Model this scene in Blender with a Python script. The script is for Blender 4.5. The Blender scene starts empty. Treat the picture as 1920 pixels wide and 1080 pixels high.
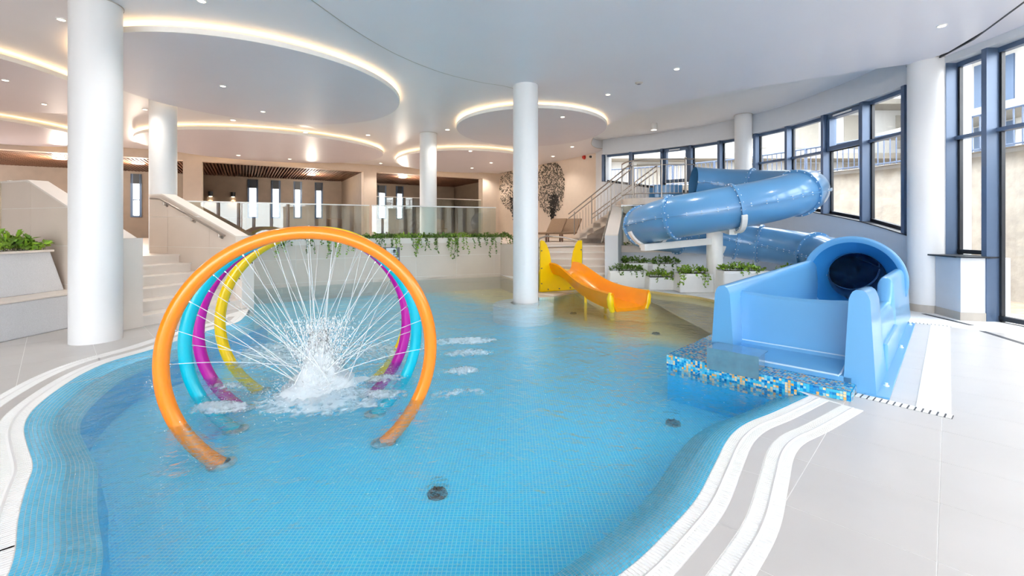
import bpy, math, random
from mathutils import Vector, Matrix
from mathutils.geometry import tessellate_polygon

# ------------------------------------------------------------------ camera, sky, exposure
SC = bpy.context.scene
COL = SC.collection
F_PX, CX, HY, CAM_H = 840.0, 960.0, 425.0, 1.5      # focal length in pixels, centre, horizon, eye height
cam_d = bpy.data.cameras.new('camera')
cam = bpy.data.objects.new('camera', cam_d)
COL.objects.link(cam)
cam.location = (0, 0, CAM_H)
cam.rotation_euler = (math.pi / 2, 0, 0)
cam_d.sensor_width = 36.0
cam_d.lens = F_PX / 1920.0 * 36.0
cam_d.shift_y = -(540.0 - HY) / 1920.0
cam_d.clip_start = 0.05
cam_d.clip_end = 200
SC.camera = cam
SC.view_settings.view_transform = 'Standard'
SC.view_settings.look = 'None'
SC.view_settings.gamma = 1.0
SC.view_settings.use_curve_mapping = False
SC.view_settings.exposure = 1.72
try:
    SC.cycles.use_denoising = True
    SC.cycles.max_bounces = 7
    SC.cycles.diffuse_bounces = 4
    SC.cycles.glossy_bounces = 3
    SC.cycles.transmission_bounces = 4
    SC.cycles.transparent_max_bounces = 14
    SC.cycles.use_adaptive_sampling = True
    SC.cycles.adaptive_threshold = 0.06
    SC.cycles.use_light_tree = False
    SC.cycles.caustics_reflective = False
    SC.cycles.adaptive_min_samples = 12
    SC.cycles.sample_clamp_indirect = 8.0
except Exception:
    pass
world = bpy.data.worlds.new('overcast_sky')
SC.world = world
world.use_nodes = True
_bg = world.node_tree.nodes['Background']
_bg.inputs['Color'].default_value = (0.98, 0.975, 1.0, 1)
_bg.inputs['Strength'].default_value = 3.2
DOWNLIGHT_W = 30.0
LED_STRENGTH = 2.6

R = random.Random(7)

# ------------------------------------------------------------------ helpers
def G(x, y, z=0.0):
    """photo pixel -> point of the horizontal plane at height z"""
    Y = F_PX * (CAM_H - z) / (y - HY)
    return Vector(((x - CX) / F_PX * Y, Y, z))

def GW(x, y, zw, zb):
    """pool-floor point seen at a photo pixel through the water surface"""
    p = G(x, y, zw)
    d = (p - Vector((0, 0, CAM_H))).normalized()
    h = Vector((d.x, d.y, 0))
    si = h.length / 1.02
    k = (zw - zb) * si / math.sqrt(1 - si * si)
    return Vector((p.x, p.y, zb)) + h.normalized() * k

def D(x, y, Y):
    """photo pixel at distance Y"""
    return Vector(((x - CX) / F_PX * Y, Y, CAM_H - (y - HY) / F_PX * Y))

def ray_hit(x, P, Q):
    """plan point where the vertical plane of photo column x meets the line P-Q"""
    t = (x - CX) / F_PX
    dx, dy = Q[0] - P[0], Q[1] - P[1]
    k = (t * P[1] - P[0]) / (dx - t * dy)
    return Vector((P[0] + dx * k, P[1] + dy * k))

def lin(c):
    return c / 12.92 if c <= 0.04045 else ((c + 0.055) / 1.055) ** 2.4

def rgb(r, g, b):
    return (lin(r / 255), lin(g / 255), lin(b / 255), 1)

class NT:
    def __init__(self, name):
        self.m = bpy.data.materials.new(name)
        self.m.use_nodes = True
        self.t = self.m.node_tree
        self.t.nodes.clear()
        self.out = self.n('ShaderNodeOutputMaterial')
    def n(self, typ, **kw):
        nd = self.t.nodes.new(typ)
        for k, v in kw.items():
            if k.startswith('i_'):
                nd.inputs[k[2:].replace('_', ' ')].default_value = v
            else:
                setattr(nd, k, v)
        return nd
    def l(self, a, b):
        self.t.links.new(a, b)

def mat(name, col, rough=0.5, metal=0.0, vary=0.04, scale=6.0, bump=0.0, bscale=60.0, island=0.0, coat=0.0, spec=0.5, col2=None):
    """procedural surface: base colour with noise variation, optional relief and per-piece tone"""
    N = NT(name)
    b = N.n('ShaderNodeBsdfPrincipled')
    b.inputs['Roughness'].default_value = rough
    b.inputs['Metallic'].default_value = metal
    b.inputs['Coat Weight'].default_value = coat
    b.inputs['Coat Roughness'].default_value = 0.08
    b.inputs['Specular IOR Level'].default_value = spec
    tc = N.n('ShaderNodeTexCoord')
    no = N.n('ShaderNodeTexNoise')
    no.inputs['Scale'].default_value = scale
    no.inputs['Detail'].default_value = 4
    N.l(tc.outputs['Object'], no.inputs['Vector'])
    mx = N.n('ShaderNodeMix', data_type='RGBA')
    c2 = col2 or tuple(max(0, c * (1 - vary * 2.5)) for c in col[:3]) + (1,)
    mx.inputs['A'].default_value = col
    mx.inputs['B'].default_value = c2
    mr = N.n('ShaderNodeMapRange')
    mr.inputs['From Min'].default_value = 0.35
    mr.inputs['From Max'].default_value = 0.75
    N.l(no.outputs['Fac'], mr.inputs['Value'])
    N.l(mr.outputs['Result'], mx.inputs['Factor'])
    res = mx.outputs['Result']
    if island:
        ge = N.n('ShaderNodeNewGeometry')
        hs = N.n('ShaderNodeHueSaturation')
        ma = N.n('ShaderNodeMath', operation='MULTIPLY_ADD')
        ma.inputs[1].default_value = island
        ma.inputs[2].default_value = 1 - island / 2
        N.l(ge.outputs['Random Per Island'], ma.inputs[0])
        N.l(ma.outputs[0], hs.inputs['Value'])
        N.l(res, hs.inputs['Color'])
        res = hs.outputs['Color']
    N.l(res, b.inputs['Base Color'])
    if bump:
        n2 = N.n('ShaderNodeTexNoise')
        n2.inputs['Scale'].default_value = bscale
        n2.inputs['Detail'].default_value = 5
        N.l(tc.outputs['Object'], n2.inputs['Vector'])
        bp = N.n('ShaderNodeBump')
        bp.inputs['Strength'].default_value = bump
        bp.inputs['Distance'].default_value = 0.02
        N.l(n2.outputs['Fac'], bp.inputs['Height'])
        N.l(bp.outputs['Normal'], b.inputs['Normal'])
    N.l(b.outputs['BSDF'], N.out.inputs['Surface'])
    return N.m

def emat(name, col, strength):
    N = NT(name)
    e = N.n('ShaderNodeEmission')
    e.inputs['Color'].default_value = col
    e.inputs['Strength'].default_value = strength
    N.l(e.outputs['Emission'], N.out.inputs['Surface'])
    return N.m

def schlick(N, f0, normal=None):
    """reflectance of a thin sheet, the same from both sides"""
    lw = N.n('ShaderNodeLayerWeight')
    if normal is not None:
        N.l(normal, lw.inputs['Normal'])
    pw = N.n('ShaderNodeMath', operation='POWER')
    pw.inputs[1].default_value = 5.0
    N.l(lw.outputs['Facing'], pw.inputs[0])
    ma = N.n('ShaderNodeMath', operation='MULTIPLY_ADD')
    ma.inputs[1].default_value = 1 - f0
    ma.inputs[2].default_value = f0
    N.l(pw.outputs[0], ma.inputs[0])
    return ma.outputs[0]

def glass_mat(name, tint, ior=1.45, gloss_rough=0.0):
    N = NT(name)
    tr = N.n('ShaderNodeBsdfTransparent')
    tr.inputs['Color'].default_value = tint
    gl = N.n('ShaderNodeBsdfGlossy')
    gl.inputs['Roughness'].default_value = gloss_rough
    mx = N.n('ShaderNodeMixShader')
    N.l(schlick(N, ((ior - 1) / (ior + 1)) ** 2), mx.inputs['Fac'])
    N.l(tr.outputs['BSDF'], mx.inputs[1])
    N.l(gl.outputs['BSDF'], mx.inputs[2])
    N.l(mx.outputs['Shader'], N.out.inputs['Surface'])
    return N.m

class MB:
    """mesh collector; build() links everything gathered as one object"""
    def __init__(self):
        self.v = []
        self.f = []
    def quad(self, *p):
        i = len(self.v)
        self.v += [tuple(q) for q in p]
        self.f.append(tuple(range(i, i + len(p))))
        return self
    def hexa(self, b, t):
        """b, t: matching rings of points (bottom, top)"""
        i = len(self.v)
        n = len(b)
        self.v += [tuple(q) for q in b] + [tuple(q) for q in t]
        self.f.append(tuple(i + k for k in reversed(range(n))))
        self.f.append(tuple(i + n + k for k in range(n)))
        for k in range(n):
            k2 = (k + 1) % n
            self.f.append((i + k, i + k2, i + n + k2, i + n + k))
        return self
    def box(self, c, s, rz=0.0, taper=1.0):
        cx, cy, cz = c
        hx, hy, hz = s[0] / 2, s[1] / 2, s[2] / 2
        co, si = math.cos(rz), math.sin(rz)
        def P(x, y, z):
            return (cx + x * co - y * si, cy + x * si + y * co, cz + z)
        b = [P(-hx, -hy, -hz), P(hx, -hy, -hz), P(hx, hy, -hz), P(-hx, hy, -hz)]
        t = [P(-hx * taper, -hy * taper, hz), P(hx * taper, -hy * taper, hz), P(hx * taper, hy * taper, hz), P(-hx * taper, hy * taper, hz)]
        return self.hexa(b, t)
    def prism(self, poly, z0, z1):
        """poly: plan points; z0,z1 numbers or lists"""
        n = len(poly)
        a = z0 if isinstance(z0, (list, tuple)) else [z0] * n
        b = z1 if isinstance(z1, (list, tuple)) else [z1] * n
        return self.hexa([(p[0], p[1], a[k]) for k, p in enumerate(poly)], [(p[0], p[1], b[k]) for k, p in enumerate(poly)])
    def bar(self, p, q, w, h=None, up=Vector((0, 0, 1))):
        """rectangular bar from p to q"""
        h = h or w
        p, q = Vector(p), Vector(q)
        d = (q - p).normalized()
        s = d.cross(up)
        if s.length < 1e-4:
            s = d.cross(Vector((0, 1, 0)))
        s.normalize()
        n = s.cross(d).normalized()
        r = [(-w / 2, -h / 2), (w / 2, -h / 2), (w / 2, h / 2), (-w / 2, h / 2)]
        return self.hexa([p + s * a + n * b for a, b in r], [q + s * a + n * b for a, b in r])
    def rings(self, rings, close=True, cap=True):
        i = len(self.v)
        n = len(rings[0])
        for r in rings:
            self.v += [tuple(q) for q in r]
        for k in range(len(rings) - 1):
            for j in range(n if close else n - 1):
                j2 = (j + 1) % n
                self.f.append((i + k * n + j, i + k * n + j2, i + (k + 1) * n + j2, i + (k + 1) * n + j))
        if cap:
            self.f.append(tuple(i + j for j in reversed(range(n))))
            self.f.append(tuple(i + (len(rings) - 1) * n + j for j in range(n)))
        return self
    def tube(self, pts, rad, seg=10, cap=True, up=None):
        pts = [Vector(p) for p in pts]
        fr = frames(pts, up)
        rs = rad if isinstance(rad, (list, tuple)) else [rad] * len(pts)
        out = []
        for p, (t, a, b), r in zip(pts, fr, rs):
            out.append([p + a * (r * math.cos(2 * math.pi * k / seg)) + b * (r * math.sin(2 * math.pi * k / seg)) for k in range(seg)])
        return self.rings(out, True, cap)
    def cyl(self, c, r, z0, z1, seg=32, r2=None):
        r2 = r if r2 is None else r2
        a = [2 * math.pi * k / seg for k in range(seg)]
        return self.hexa([(c[0] + r * math.cos(t), c[1] + r * math.sin(t), z0) for t in a], [(c[0] + r2 * math.cos(t), c[1] + r2 * math.sin(t), z1) for t in a])
    def lathe(self, c, prof, axis=(0, 0, 1), seg=40, cap=False):
        """prof: list of (radius, distance along axis)"""
        ax = Vector(axis).normalized()
        s = ax.cross(Vector((0, 0, 1)))
        if s.length < 1e-3:
            s = Vector((1, 0, 0))
        s.normalize()
        n = s.cross(ax).normalized()
        c = Vector(c)
        return self.rings([[c + ax * h + s * (r * math.cos(2 * math.pi * k / seg)) + n * (r * math.sin(2 * math.pi * k / seg)) for k in range(seg)] for r, h in prof], True, cap)
    def blob(self, c, r, sq=1.0):
        """little octahedron"""
        x, y, z = c
        i = len(self.v)
        self.v += [(x + r, y, z), (x, y + r, z), (x - r, y, z), (x, y - r, z), (x, y, z + r * sq), (x, y, z - r * sq)]
        for a, b in ((0, 1), (1, 2), (2, 3), (3, 0)):
            self.f.append((i + a, i + b, i + 4))
            self.f.append((i + b, i + a, i + 5))
        return self
    def sphere(self, c, r, seg=16, rg=8, sz=1.0):
        out = []
        for k in range(1, rg):
            t = math.pi * k / rg
            out.append([(c[0] + r * math.sin(t) * math.cos(2 * math.pi * j / seg), c[1] + r * math.sin(t) * math.sin(2 * math.pi * j / seg), c[2] - r * sz * math.cos(t)) for j in range(seg)])
        return self.rings(out, True, True)
    def poly(self, loops, z):
        """filled plan polygon, first loop outer, others holes"""
        vs = [[Vector((p[0], p[1], 0)) for p in lp] for lp in loops]
        i = len(self.v)
        flat = [p for lp in loops for p in lp]
        self.v += [(p[0], p[1], z) for p in flat]
        for t in tessellate_polygon(vs):
            a, b, c = (Vector((flat[k][0], flat[k][1])) for k in t)
            if (b - a).cross(c - a) < 0:
                t = (t[0], t[2], t[1])
            self.f.append(tuple(i + k for k in t))
        return self
    def build(self, name, m, parent=None, smooth=False, bevel=0.0, angle=0.7):
        me = bpy.data.meshes.new(name)
        off = parent_world(parent)
        me.from_pydata([(v[0] - off.x, v[1] - off.y, v[2] - off.z) for v in self.v], [], self.f)
        me.materials.append(m)
        me.update()
        if smooth:
            me.shade_smooth() if hasattr(me, 'shade_smooth') else None
            try:
                me.set_sharp_from_angle(angle=angle)
            except Exception:
                pass
        o = bpy.data.objects.new(name, me)
        COL.objects.link(o)
        if parent:
            o.parent = parent
        if bevel:
            bv = o.modifiers.new('edge_round', 'BEVEL')
            bv.width = bevel
            bv.segments = 2
            bv.limit_method = 'ANGLE'
            bv.angle_limit = 0.7
        return o

def parent_world(p):
    v = Vector((0, 0, 0))
    while p:
        v += p.location
        p = p.parent
    return v

def frames(pts, up=None):
    n = len(pts)
    T = []
    for k in range(n):
        a = pts[max(0, k - 1)]
        b = pts[min(n - 1, k + 1)]
        T.append((b - a).normalized())
    out = []
    if up is not None:
        for t in T:
            s = t.cross(up).normalized()
            out.append((t, s, s.cross(t).normalized()))
        return out
    a = T[0].orthogonal().normalized()
    for t in T:
        a = (a - t * a.dot(t)).normalized()
        out.append((t, a, t.cross(a)))
    return out

def catmull(P, closed=False, per=8):
    P = [Vector(p) for p in P]
    n = len(P)
    out = []
    for k in range(n if closed else n - 1):
        if closed:
            a, b, c, d = P[(k - 1) % n], P[k], P[(k + 1) % n], P[(k + 2) % n]
        else:
            b, c = P[k], P[k + 1]
            a = P[k - 1] if k else b * 2 - c
            d = P[k + 2] if k + 2 < n else c * 2 - b
        for j in range(per):
            t = j / per
            out.append(0.5 * ((2 * b) + (c - a) * t + (2 * a - 5 * b + 4 * c - d) * t * t + (3 * b - a - 3 * c + d) * t ** 3))
    if not closed:
        out.append(P[-1].copy())
    return out

def resample(P, step):
    L = [0.0]
    for a, b in zip(P, P[1:]):
        L.append(L[-1] + (b - a).length)
    n = max(2, int(round(L[-1] / step)))
    out = []
    j = 0
    for k in range(n + 1):
        s = L[-1] * k / n
        while j < len(L) - 2 and L[j + 1] < s:
            j += 1
        t = (s - L[j]) / max(1e-9, L[j + 1] - L[j])
        out.append(P[j].lerp(P[j + 1], min(1, max(0, t))))
    return out

def normals2(P, smooth=3):
    n = len(P)
    N = []
    for k in range(n):
        d = P[min(n - 1, k + 1)] - P[max(0, k - 1)]
        N.append(Vector((-d.y, d.x)).normalized())
    for _ in range(smooth):
        N = [(N[max(0, k - 1)] + N[k] + N[min(n - 1, k + 1)]).normalized() for k in range(n)]
    return N

def clip_convex(sub, cell):
    """Sutherland-Hodgman: any polygon against a counter-clockwise convex cell"""
    out = sub
    m = len(cell)
    for k in range(m):
        a, b = cell[k], cell[(k + 1) % m]
        ex, ey = b[0] - a[0], b[1] - a[1]
        inp, out = out, []
        if not inp:
            return []
        ds = [ex * (p[1] - a[1]) - ey * (p[0] - a[0]) for p in inp]
        for j in range(len(inp)):
            p, q = inp[j - 1], inp[j]
            dp, dq = ds[j - 1], ds[j]
            if dq >= 0:
                if dp < 0:
                    t = dp / (dp - dq)
                    out.append((p[0] + (q[0] - p[0]) * t, p[1] + (q[1] - p[1]) * t))
                out.append(q)
            elif dp >= 0:
                t = dp / (dp - dq)
                out.append((p[0] + (q[0] - p[0]) * t, p[1] + (q[1] - p[1]) * t))
    return out

def area2(P):
    return 0.5 * sum(P[k - 1][0] * P[k][1] - P[k][0] * P[k - 1][1] for k in range(len(P)))

def tag(o, label=None, cat=None, group=None, kind=None):
    if label:
        o['label'] = label
    if cat:
        o['category'] = cat
    if group:
        o['group'] = group
    if kind:
        o['kind'] = kind
    return o

def thing(name, label, cat, loc, group=None):
    o = bpy.data.objects.new(name, None)
    o.empty_display_size = 0.1
    COL.objects.link(o)
    o.location = loc
    return tag(o, label, cat, group)

def struct(name, label=None, loc=(0, 0, 0)):
    o = bpy.data.objects.new(name, None)
    o.empty_display_size = 0.1
    COL.objects.link(o)
    o.location = loc
    return tag(o, label, None, None, 'structure')

def share(src, name, loc, parent, rot=None):
    """another object on the same mesh, loc given in world space"""
    o = bpy.data.objects.new(name, src.data)
    COL.objects.link(o)
    o.parent = parent
    o.location = Vector(loc) - parent_world(parent)
    if rot is not None:
        o.rotation_euler = rot
    return o

# ------------------------------------------------------------------ materials
M = {}
M['white'] = mat('white_plaster', rgb(240, 240, 240), 0.55, vary=0.01)
M['wall_beige'] = mat('beige_plaster', rgb(222, 204, 186), 0.6, vary=0.015)
M['wall_cool'] = mat('white_cool_plaster', rgb(212, 215, 220), 0.6, vary=0.012)
M['ceiling'] = mat('satin_stretch_ceiling', rgb(236, 232, 237), 0.36, vary=0.006, scale=1.5, spec=0.4)
M['ceiling_bay'] = mat('matt_ceiling_paint', rgb(236, 236, 238), 0.6, vary=0.006, scale=1.5)
M['disc'] = mat('satin_disc_membrane', rgb(226, 219, 227), 0.42, vary=0.008, scale=1.2, spec=0.4)
M['disc_rim'] = mat('white_disc_edge', rgb(246, 244, 240), 0.5, vary=0.01)
M['column'] = mat('white_column_paint', rgb(230, 230, 230), 0.42, vary=0.008, scale=2)
M['tile_floor'] = mat('light_grey_porcelain', rgb(206, 202, 198), 0.34, vary=0.02, scale=2.2, bump=0.03, bscale=240, spec=0.5)
M['grout'] = mat('pale_grout', rgb(250, 249, 246), 0.8, vary=0.03, scale=30)
M['tile_wall'] = mat('beige_wall_porcelain', rgb(220, 206, 193), 0.42, vary=0.018, scale=2.5)
M['tile_light'] = mat('cream_edge_porcelain', rgb(232, 223, 214), 0.42, vary=0.015, scale=2.5)
M['tile_grey'] = mat('warm_grey_porcelain', rgb(196, 187, 178), 0.45, vary=0.03, scale=4)
M['tile_skirt'] = mat('greige_skirting', rgb(186, 178, 168), 0.45, vary=0.04, scale=5)
M['grate'] = mat('white_grate_plastic', rgb(246, 246, 244), 0.45, vary=0.01)
M['channel'] = mat('grey_channel', rgb(206, 204, 200), 0.6, vary=0.05)
M['dark_slot'] = mat('dark_slot_metal', rgb(70, 72, 78), 0.45, metal=0.4, vary=0.05)
M['rim_grout'] = mat('white_blue_grout', rgb(226, 240, 248), 0.7, vary=0.04, scale=30)
M['rim_tile'] = mat('blue_glass_mosaic', rgb(84, 208, 248), 0.25, vary=0.02, scale=9, island=0.22, coat=0.0)
M['orange'] = mat('orange_gel_coat', rgb(255, 140, 20), 0.25, vary=0.02, coat=0.3)
M['cyan'] = mat('turquoise_gel_coat', rgb(0, 190, 214), 0.25, vary=0.02, coat=0.3)
M['magenta'] = mat('magenta_gel_coat', rgb(196, 14, 160), 0.25, vary=0.02, coat=0.3)
M['yellow'] = mat('yellow_gel_coat', rgb(255, 214, 0), 0.25, vary=0.02, coat=0.3)
M['slide_orange'] = mat('amber_slide_plastic', rgb(255, 158, 0), 0.28, vary=0.02, coat=0.25)
M['slide_yellow'] = mat('yellow_panel_plastic', rgb(255, 212, 0), 0.3, vary=0.02, coat=0.2)
M['tube'] = mat('blue_fibreglass_tube', rgb(92, 150, 198), 0.3, vary=0.02, scale=2, coat=0.5)
M['chute'] = mat('blue_fibreglass_chute', rgb(100, 166, 216), 0.3, vary=0.02, scale=2, coat=0.4)
M['highlight'] = mat('pale_blue_edge_highlight', rgb(190, 218, 240), 0.25, vary=0.01)  # pale tone paints the highlights of the run-out's rounded edges
M['bell'] = mat('blue_bell_mouth', rgb(60, 148, 212), 0.26, vary=0.02, scale=2, coat=0.4)
M['bolt'] = mat('bright_bolt_caps', rgb(236, 244, 250), 0.3, metal=0.0, vary=0.02)
M['steel'] = mat('brushed_stainless', rgb(206, 214, 218), 0.16, metal=0.9, vary=0.06, scale=14)
M['chrome'] = mat('polished_steel_tube', rgb(168, 160, 152), 0.3, metal=0.75, vary=0.03)
M['white_steel'] = mat('white_painted_steel', rgb(240, 238, 234), 0.4, vary=0.02)
M['navy'] = mat('blue_grey_aluminium', rgb(86, 106, 134), 0.38, metal=0.15, vary=0.03, scale=3)
M['black_frame'] = mat('dark_gasket', rgb(38, 42, 50), 0.5, vary=0.04)
M['wood'] = mat('brown_wood_slats', rgb(116, 78, 56), 0.55, vary=0.12, scale=3, island=0.2)
M['wood_dark'] = mat('dark_slat_backing', rgb(60, 42, 34), 0.7, vary=0.08)
M['taupe'] = mat('taupe_stone_tile', rgb(136, 118, 102), 0.55, vary=0.05, scale=3)
M['lounge'] = mat('brown_woven_lounger', rgb(150, 120, 92), 0.7, vary=0.08, scale=40)
M['planter'] = mat('white_planter_shell', rgb(242, 242, 240), 0.5, vary=0.015)
M['white_mosaic'] = mat('white_fine_mosaic', rgb(224, 226, 230), 0.4, vary=0.05, scale=90, bump=0.5, bscale=130)
M['soil'] = mat('dark_soil', rgb(52, 42, 32), 0.95, vary=0.2, scale=30)
M['leaf'] = mat('green_leaf', rgb(112, 158, 46), 0.5, vary=0.25, scale=8, island=0.9, col2=rgb(160, 188, 56))
M['leaf_dark'] = mat('dark_ivy_leaf', rgb(78, 116, 44), 0.5, vary=0.25, scale=8, island=1.0, col2=rgb(120, 150, 52))
M['stem'] = mat('brown_green_stem', rgb(88, 92, 50), 0.7, vary=0.1)
M['stone'] = mat('pale_split_stone', rgb(180, 172, 160), 0.85, vary=0.1, scale=3.5, bump=1.0, bscale=7)
M['ext_white'] = mat('white_facade', rgb(192, 192, 190), 0.7, vary=0.02)
M['ext_soffit'] = mat('grey_beige_soffit', rgb(150, 146, 138), 0.7, vary=0.03)
M['ext_ground'] = mat('bare_soil_ground', rgb(176, 158, 138), 0.95, vary=0.15, scale=5, bump=0.6, bscale=12)
M['rail_dark'] = mat('dark_blue_rail', rgb(70, 84, 108), 0.45, metal=0.2, vary=0.03)
M['sign_grey'] = mat('grey_sign_plate', rgb(112, 104, 112), 0.4, vary=0.03)
M['sign_white'] = mat('white_sign_panel', rgb(238, 238, 242), 0.4, vary=0.01)
M['sign_ink'] = mat('black_sign_ink', rgb(34, 34, 40), 0.5, vary=0.02)
M['red'] = mat('red_alarm_plastic', rgb(190, 40, 30), 0.4, vary=0.03)
M['pebble'] = mat('mosaic_pebbles', rgb(108, 98, 84), 0.5, vary=0.1, scale=20, island=1.7)
M['pebble_dark'] = mat('dark_trunk_pebbles', rgb(44, 36, 32), 0.5, vary=0.1, scale=20, island=1.2)
M['grille'] = mat('grey_brown_inlet', rgb(92, 84, 82), 0.5, vary=0.15, scale=20)
M['glass'] = glass_mat('clear_window_glass', (0.96, 0.985, 0.99, 1), 1.40)
M['glass_rail'] = glass_mat('balustrade_glass', (0.90, 0.95, 0.93, 1), 1.62)
M['lamp_warm'] = emat('warm_lamp_lens', (1.0, 0.86, 0.66, 1), 5.0)
M['lamp_soft'] = emat('soft_diffuser', (1.0, 0.86, 0.68, 1), 1.6)
M['led'] = emat('warm_led_strip', (1.0, 0.70, 0.36, 1), LED_STRENGTH)
M['door_brown'] = mat('brown_door_leaf', rgb(132, 84, 58), 0.5, vary=0.08)

def kerb_mosaic():
    N = NT('random_blue_amber_mosaic')
    b = N.n('ShaderNodeBsdfPrincipled')
    b.inputs['Roughness'].default_value = 0.18
    b.inputs['Coat Weight'].default_value = 0.3
    ge = N.n('ShaderNodeNewGeometry')
    cr = N.n('ShaderNodeValToRGB')
    cr.color_ramp.interpolation = 'CONSTANT'
    cols = [(0.0, rgb(28, 140, 206)), (0.25, rgb(70, 190, 226)), (0.48, rgb(150, 214, 232)), (0.66, rgb(236, 214, 170)), (0.8, rgb(240, 180, 96)), (0.9, rgb(20, 112, 186))]
    e = cr.color_ramp.elements
    e[0].position, e[0].color = cols[0]
    e[1].position, e[1].color = cols[1]
    for p, c in cols[2:]:
        k = e.new(p)
        k.color = c
    N.l(ge.outputs['Random Per Island'], cr.inputs['Fac'])
    N.l(cr.outputs['Color'], b.inputs['Base Color'])
    N.l(b.outputs['BSDF'], N.out.inputs['Surface'])
    return N.m
M['kerb_tile'] = kerb_mosaic()

def basin_mat():
    """blue mosaic floor with pale joints; the shallow bay by the slide is laid in sand colour"""
    N = NT('pool_floor_mosaic')
    b = N.n('ShaderNodeBsdfPrincipled')
    b.inputs['Roughness'].default_value = 0.35
    tc = N.n('ShaderNodeTexCoord')
    br = N.n('ShaderNodeTexBrick')
    br.offset = 0.0
    br.inputs['Scale'].default_value = 1.0
    br.inputs['Brick Width'].default_value = 0.026
    br.inputs['Row Height'].default_value = 0.026
    br.inputs['Mortar Size'].default_value = 0.0028
    br.inputs['Color1'].default_value = rgb(0, 198, 255)
    br.inputs['Color2'].default_value = rgb(4, 211, 255)
    br.inputs['Mortar'].default_value = rgb(150, 232, 255)
    N.l(tc.outputs['Object'], br.inputs['Vector'])
    sand = N.n('ShaderNodeTexNoise')
    sand.inputs['Scale'].default_value = 30
    sr = N.n('ShaderNodeValToRGB')
    sr.color_ramp.elements[0].color = rgb(240, 214, 142)
    sr.color_ramp.elements[1].color = rgb(253, 234, 172)
    N.l(tc.outputs['Object'], sand.inputs['Vector'])
    N.l(sand.outputs['Fac'], sr.inputs['Fac'])
    # signed distance from the line between blue and sand mosaic
    sp = N.n('ShaderNodeSeparateXYZ')
    N.l(tc.outputs['Object'], sp.inputs['Vector'])
    mx_ = N.n('ShaderNodeMath', operation='MULTIPLY')
    mx_.inputs[1].default_value = 0.79
    my_ = N.n('ShaderNodeMath', operation='MULTIPLY_ADD')
    my_.inputs[1].default_value = 0.61
    N.l(sp.outputs['X'], mx_.inputs[0])
    N.l(sp.outputs['Y'], my_.inputs[0])
    N.l(mx_.outputs[0], my_.inputs[2])
    wob = N.n('ShaderNodeTexNoise')
    wob.inputs['Scale'].default_value = 1.6
    N.l(tc.outputs['Object'], wob.inputs['Vector'])
    ad = N.n('ShaderNodeMath', operation='MULTIPLY_ADD')
    ad.inputs[1].default_value = 1.2
    N.l(wob.outputs['Fac'], ad.inputs[0])
    N.l(my_.outputs[0], ad.inputs[2])
    mr = N.n('ShaderNodeMapRange')
    mr.inputs['From Min'].default_value = 6.4
    mr.inputs['From Max'].default_value = 7.4
    N.l(ad.outputs[0], mr.inputs['Value'])
    mx = N.n('ShaderNodeMix', data_type='RGBA')
    N.l(mr.outputs['Result'], mx.inputs['Factor'])
    N.l(br.outputs['Color'], mx.inputs['A'])
    N.l(sr.outputs['Color'], mx.inputs['B'])
    N.l(mx.outputs['Result'], b.inputs['Base Color'])
    N.l(b.outputs['BSDF'], N.out.inputs['Surface'])
    return N.m
M['basin'] = basin_mat()
M['basin_wall'] = mat('blue_pool_wall', rgb(0, 190, 250), 0.3, vary=0.06, scale=30)

def water_mat():
    N = NT('pool_water')
    tc = N.n('ShaderNodeTexCoord')
    def noise(s, d, dist=0.4):
        n = N.n('ShaderNodeTexNoise')
        n.inputs['Scale'].default_value = s
        n.inputs['Detail'].default_value = d
        n.inputs['Distortion'].default_value = dist
        N.l(tc.outputs['Object'], n.inputs['Vector'])
        return n
    a, c = noise(3.2, 3), noise(11.0, 4, 0.8)
    ad = N.n('ShaderNodeMath', operation='MULTIPLY_ADD')
    ad.inputs[1].default_value = 0.45
    N.l(c.outputs['Fac'], ad.inputs[0])
    N.l(a.outputs['Fac'], ad.inputs[2])
    e_ = noise(30.0, 3, 0.6)
    a2 = N.n('ShaderNodeMath', operation='MULTIPLY_ADD')
    a2.inputs[1].default_value = 0.16
    N.l(e_.outputs['Fac'], a2.inputs[0])
    N.l(ad.outputs[0], a2.inputs[2])
    ad = a2
    bp = N.n('ShaderNodeBump')
    bp.inputs['Strength'].default_value = 0.65
    bp.inputs['Distance'].default_value = 0.06
    N.l(ad.outputs[0], bp.inputs['Height'])
    tr = N.n('ShaderNodeBsdfTransparent')
    tr.inputs['Color'].default_value = (0.90, 0.99, 1.0, 1)
    rf = N.n('ShaderNodeBsdfRefraction')
    rf.inputs['Color'].default_value = (0.90, 0.99, 1.0, 1)
    rf.inputs['IOR'].default_value = 1.035
    rf.inputs['Roughness'].default_value = 0.0
    b2 = N.n('ShaderNodeBump')
    b2.inputs['Strength'].default_value = 1.0
    b2.inputs['Distance'].default_value = 1.2
    N.l(ad.outputs[0], b2.inputs['Height'])
    N.l(b2.outputs['Normal'], rf.inputs['Normal'])
    m1 = N.n('ShaderNodeMixShader')
    m1.inputs['Fac'].default_value = WATER_REFRACT
    N.l(tr.outputs['BSDF'], m1.inputs[1])
    N.l(rf.outputs['BSDF'], m1.inputs[2])
    gl = N.n('ShaderNodeBsdfGlossy')
    gl.inputs['Roughness'].default_value = 0.03
    N.l(bp.outputs['Normal'], gl.inputs['Normal'])
    m2 = N.n('ShaderNodeMixShader')
    N.l(schlick(N, 0.02, bp.outputs['Normal']), m2.inputs['Fac'])
    N.l(m1.outputs['Shader'], m2.inputs[1])
    N.l(gl.outputs['BSDF'], m2.inputs[2])
    N.l(m2.outputs['Shader'], N.out.inputs['Surface'])
    return N.m
WATER_REFRACT = 0.35
M['water'] = water_mat()

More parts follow.
